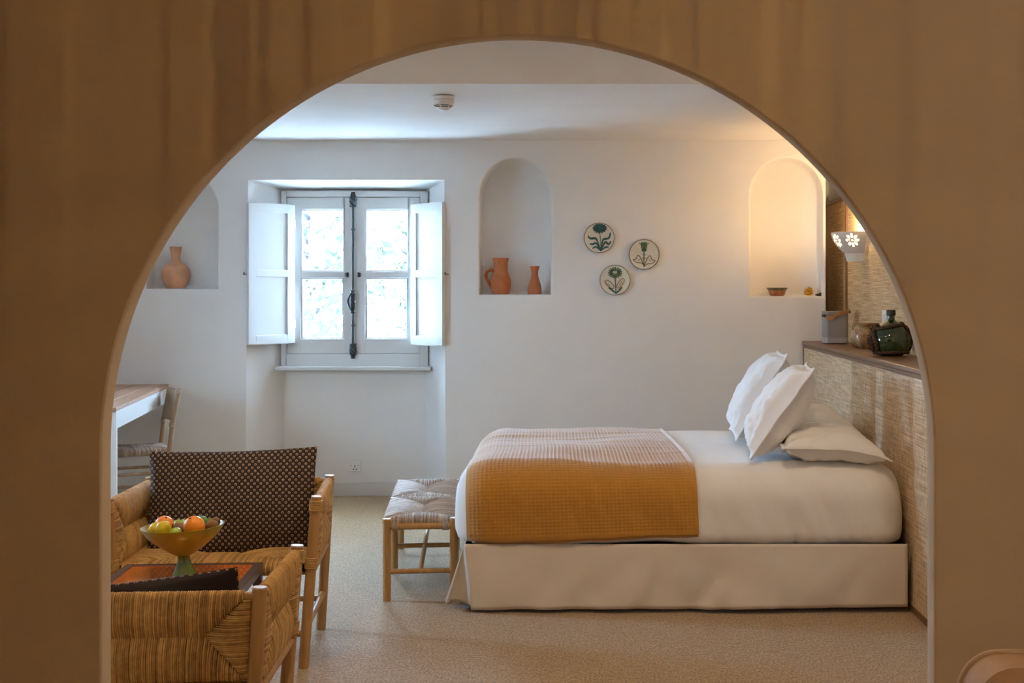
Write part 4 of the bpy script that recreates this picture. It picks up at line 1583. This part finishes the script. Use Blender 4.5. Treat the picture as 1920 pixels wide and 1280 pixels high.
# ------------------------------------------------------------------ bench at the foot of the bed
t = thing('rush_bench', 'low wooden bench with two woven rush seats at the foot of the bed', 'bench', (-.885, 7.29, 0), .088)
W3, L3, z3 = .165, .665, .408
rs = random.Random(11)
for y in (-L3, 0.0, L3):
    for s in (-1, 1):
        leg = obj('leg', MB().tube([(s * W3, y, 0), (s * W3, y, z3 - .003)], .0205, 18), M['oak'], t, smooth=True)
        obj('end_grain', MB().tube([(s * W3, y, z3 - .005), (s * W3, y, z3)], [.0207, .019], 18), M['oak_end'], leg, smooth=True)
    obj('cross_rail', MB().tube([(-W3, y, z3 - .04), (W3, y, z3 - .04)], .0165, 14), M['oak'], t, smooth=True)
    obj('cross_stretcher', MB().tube([(-W3, y, .145), (W3, y, .145)], .0125, 14), M['oak'], t, smooth=True)
    for s in (-1, 1):
        binding((s * (W3 - .026), y, z3 - .04), (s * (W3 - .056), y, z3 - .04), .020, 5, M['rush_pale'], t)
for s in (-1, 1):
    obj('side_rail', MB().tube([(s * W3, -L3, z3 - .03), (s * W3, L3, z3 - .03)], .014, 12), M['oak'], t, smooth=True)
obj('centre_stretcher', MB().tube([(0, -L3, .145), (0, L3, .145)], .0125, 14), M['oak'], t, smooth=True)
for y0, y1 in ((-L3 + .022, -.012), (.012, L3 - .012)):
    m_ = MB()
    rush(m_, (-W3, y0, z3 - .022), (W3, y0, z3 - .022), (W3, y1, z3 - .022), (-W3, y1, z3 - .022), .022, .0078, .010, rs, seamdip=.9)
    obj('seat_weave', m_, M['rush_pale'], t, smooth='all', fix=False)

# ------------------------------------------------------------------ desk and its chair by the back wall
fc, bc = Vector((ax(219, 7.61), 7.61, 0)), Vector((ax(319, 9.5), 9.5, 0))
dv = bc - fc
yaw_d = math.atan2(-dv.x, dv.y)
Ld = dv.length
zd = .868
t = thing('desk', 'white painted desk with brown plank top standing along the wall', 'desk', fc, yaw_d)
Wd_ = .62
nb = 5
for i in range(nb):
    a, b = -Wd_ + i * Wd_ / nb, -Wd_ + (i + 1) * Wd_ / nb
    obj('top_plank', MB().box(a + .003, b - .003, 0, Ld, zd - .022, zd), M['desk_top'], t, bevel=.002)
obj('plank_joint', MB().box(-Wd_ + .01, -.01, .01, Ld - .01, zd - .02, zd - .003), M['desk_joint'], t)
for a, b, c, d in ((-.032, -.008, .05, Ld - .05), (-Wd_ + .008, -Wd_ + .032, .05, Ld - .05), (-Wd_ + .05, -.05, .012, .036), (-Wd_ + .05, -.05, Ld - .036, Ld - .012)):
    obj('apron', MB().box(a, b, c, d, zd - .125, zd - .023), M['paint'], t, bevel=.002)
for x in (-Wd_ + .03, -.03):
    for y in (.03, Ld - .03):
        obj('leg', MB().box(x - .024, x + .024, y - .024, y + .024, 0, zd - .023), M['paint'], t, bevel=.002)

cl = Vector((-3.0, 8.92, 0))
t = thing('desk_chair', 'wooden rush-seated chair tucked under the white desk', 'chair', cl, math.radians(27))
rs = random.Random(3)
hb = .165
Hc = .885
# chair faces -x; back posts at +x
for y in (-hb, hb):
    obj('back_post', MB().tube([(.165, y, 0), (.175, y, .46), (.195, y, .66), (.235, y, Hc)], [.017, .017, .017, .0155], 14), M['chair_oak'], t, smooth=True)
    obj('front_leg', MB().tube([(-.20, y * 1.1, 0), (-.20, y * 1.1, .49)], .0175, 14), M['chair_oak'], t, smooth=True)
    for z in (.20, .33):
        obj('side_stretcher', MB().tube([(-.20, y * 1.1, z), (.17, y, z)], .011, 10), M['chair_oak'], t, smooth=True)
for z in (.26, .36):
    obj('front_stretcher', MB().tube([(-.20, -hb * 1.1, z), (-.20, hb * 1.1, z)], .011, 10), M['chair_oak'], t, smooth=True)
obj('back_stretcher', MB().tube([(.17, -hb, .27), (.17, hb, .27)], .011, 10), M['chair_oak'], t, smooth=True)


def slat(u, v):
    y = -hb + 2 * hb * u
    z = .655 + .215 * v
    x = .195 + (z - .66) / (.885 - .66) * .038
    return (x + .028 * math.sin(PI * u) + (.0), y, z)


o = obj('back_board', MB().grid(16, 8, slat), M['chair_oak'], t, smooth='all', fix=False)
so = o.modifiers.new('thickness', 'SOLIDIFY')
so.thickness = .016
m_ = MB()
rush(m_, (-.20, -hb * 1.1, .468), (.172, -hb, .468), (.172, hb, .468), (-.20, hb * 1.1, .468), .018, .009, .006, rs)
obj('seat_weave', m_, M['rush_pale'], t, smooth='all', fix=False)
for y in (-hb, hb):
    binding((.190, y, .632), (.193, y, .652), .0185, 3, M['rush_pale'], t)
    binding((.229, y, .852), (.232, y, .868), .0175, 3, M['rush_pale'], t)

# ------------------------------------------------------------------ upholstered chair in the front room
t = thing('upholstered_chair', 'tan upholstered chair with piped rounded backrest beside the arch', 'armchair', (1.13, 2.55, 0))
hw, zt4 = .40, .838


def back_outline(o):
    r = .075 + o
    pts = [(-hw - o, .42), (-hw - o, zt4 - .075)]
    pts += [(-hw + .075 - r * math.cos(a), zt4 - .075 + r * math.sin(a)) for a in [PI / 2 * i / 10 for i in range(1, 11)]]
    pts += [(hw - .075 + r * math.sin(a), zt4 - .075 + r * math.cos(a)) for a in [PI / 2 * i / 10 for i in range(0, 11)]]
    pts += [(hw + o, .42)]
    return pts


m_ = MB()
prof = [(-.16, -.068), (-.06, -.066), (-.012, -.060), (0, -.05), (0, .05), (-.012, .060), (-.06, .066), (-.16, .068)]
L = [[(x, y, z) for x, z in back_outline(o)] for o, y in prof]
kk = len(L[0])
m_.add([p_ for lp in L for p_ in lp], [(j * kk + i, j * kk + (i + 1) % kk, (j + 1) * kk + (i + 1) % kk, (j + 1) * kk + i) for j in range(len(prof) - 1) for i in range(kk)]
       + [tuple(reversed(range(kk))), tuple(range((len(prof) - 1) * kk, len(prof) * kk))])
bk = obj('backrest', m_, M['sofa'], t, smooth=True)
obj('piping', MB().tube([(x, .056, z) for x, z in back_outline(.001)], .0062, 8), M['piping'], bk, smooth='all')
obj('seat', MB().box(-hw + .01, hw - .01, -.62, -.05, .28, .46), M['sofa'], t, bevel=.04)
obj('seat_base', MB().box(-hw + .02, hw - .02, -.60, .05, .16, .43), M['sofa'], t, bevel=.01)
for x in (-.35, .35):
    for y in (-.55, .02):
        obj('leg', MB().tube([(x, y, 0), (x, y, .17)], [.016, .024], 12), M['walnut_v'], t, smooth=True)

# ------------------------------------------------------------------ added lamps outside the field of view
LX, LY, LZ = .05, 1.1, 2.36
t = thing('streak_lamp', 'added unseen pendant with cloth-strip shade, casting streaks on the arch wall', 'lamp', (LX, LY, LZ))  # added out of view to throw light streaks on the arch wall
rq = random.Random(21)
NP = 84  # loose strips with gaps, shaped to streak the light
m_ = MB()
for i in range(NP):
    a = 2 * PI * (i + rq.uniform(-.22, .22)) / NP
    ha = PI / NP * rq.uniform(.42, .78)
    m_.add([(.235 * math.cos(q), .235 * math.sin(q), z) for q, z in ((a - ha, -.11), (a + ha, -.11), (a + ha, .30), (a - ha, .30))], [(0, 1, 2, 3)])
for z in (-.11, .30):
    m_.tube([(.235 * math.cos(2 * PI * i / 60), .235 * math.sin(2 * PI * i / 60), z) for i in range(61)], .004, 6, False)
obj('lamp_shade', m_, M['shade'], t, fix=False)
obj('bulb', MB().tube([(0, 0, -.055), (0, 0, .055)], .005, 10), glow('streak_bulb', (1, .62, .30), 40), t, smooth='all')
obj('cord', MB().tube([(0, 0, .03), (0, 0, ZH - LZ)], .006, 8), M['lamp_frame'], t)
for i in range(5):
    light('streak_light', 'POINT', (0, 0, -.05 + .025 * i), 17, (1, .60, .23), parent=t, shadow_soft_size=.007)

for i, (x, y) in enumerate(((-1.3, 4.6), (.6, 4.9))):  # unseen lights added for warm fill on bed, armchairs and floor
    t = thing('added_ceiling_light', 'added flush ceiling light for warm fill between arch and bulkhead, ' + ('above the armchairs' if i == 0 else 'above the bed side'), 'ceiling light', (x, y, ZH), 0, 'added flush ceiling lights')
    obj('frame', MB().lathe([(.20, 0), (.21, -.01), (.21, -.04), (.195, -.045)], 36, cap1=False), M['lamp_frame'], t, smooth=True)
    obj('diffuser', MB().lathe([(.194, -.04), (.18, -.055), (.1, -.065), (.001, -.067)], 36), glow('warm_diffuser', (1, .74, .45), 3.0), t, smooth=True)
    light('warm_fill_light', 'AREA', (0, 0, -.075), 17.5, WARM, parent=t, shape='DISK', size=.36)

t = thing('added_floor_lamp', 'added floor lamp out of view, neutral fill for the arch wall', 'lamp', (1.75, 1.55, 0))  # added out of view as neutral fill on the right of the arch
obj('base', MB().lathe([(.14, 0), (.14, .015), (.02, .025)], 32), M['lamp_frame'], t, smooth=True)
obj('pole', MB().tube([(0, 0, .02), (0, 0, 1.42)], .011, 12), M['lamp_frame'], t, smooth=True)
obj('lamp_shade', MB().lathe([(.20, 1.28), (.17, 1.58)], 40, cap0=False, cap1=False), M['white_shade'], t, smooth=True, fix=False)
obj('bulb', MB().sphere((0, 0, 1.45), .03), glow('neutral_fill_bulb', (1, .84, .66), 25), t, smooth='all')
light('neutral_fill_light', 'POINT', (0, 0, 1.45), 62, (1, .94, .92), parent=t, shadow_soft_size=.035)
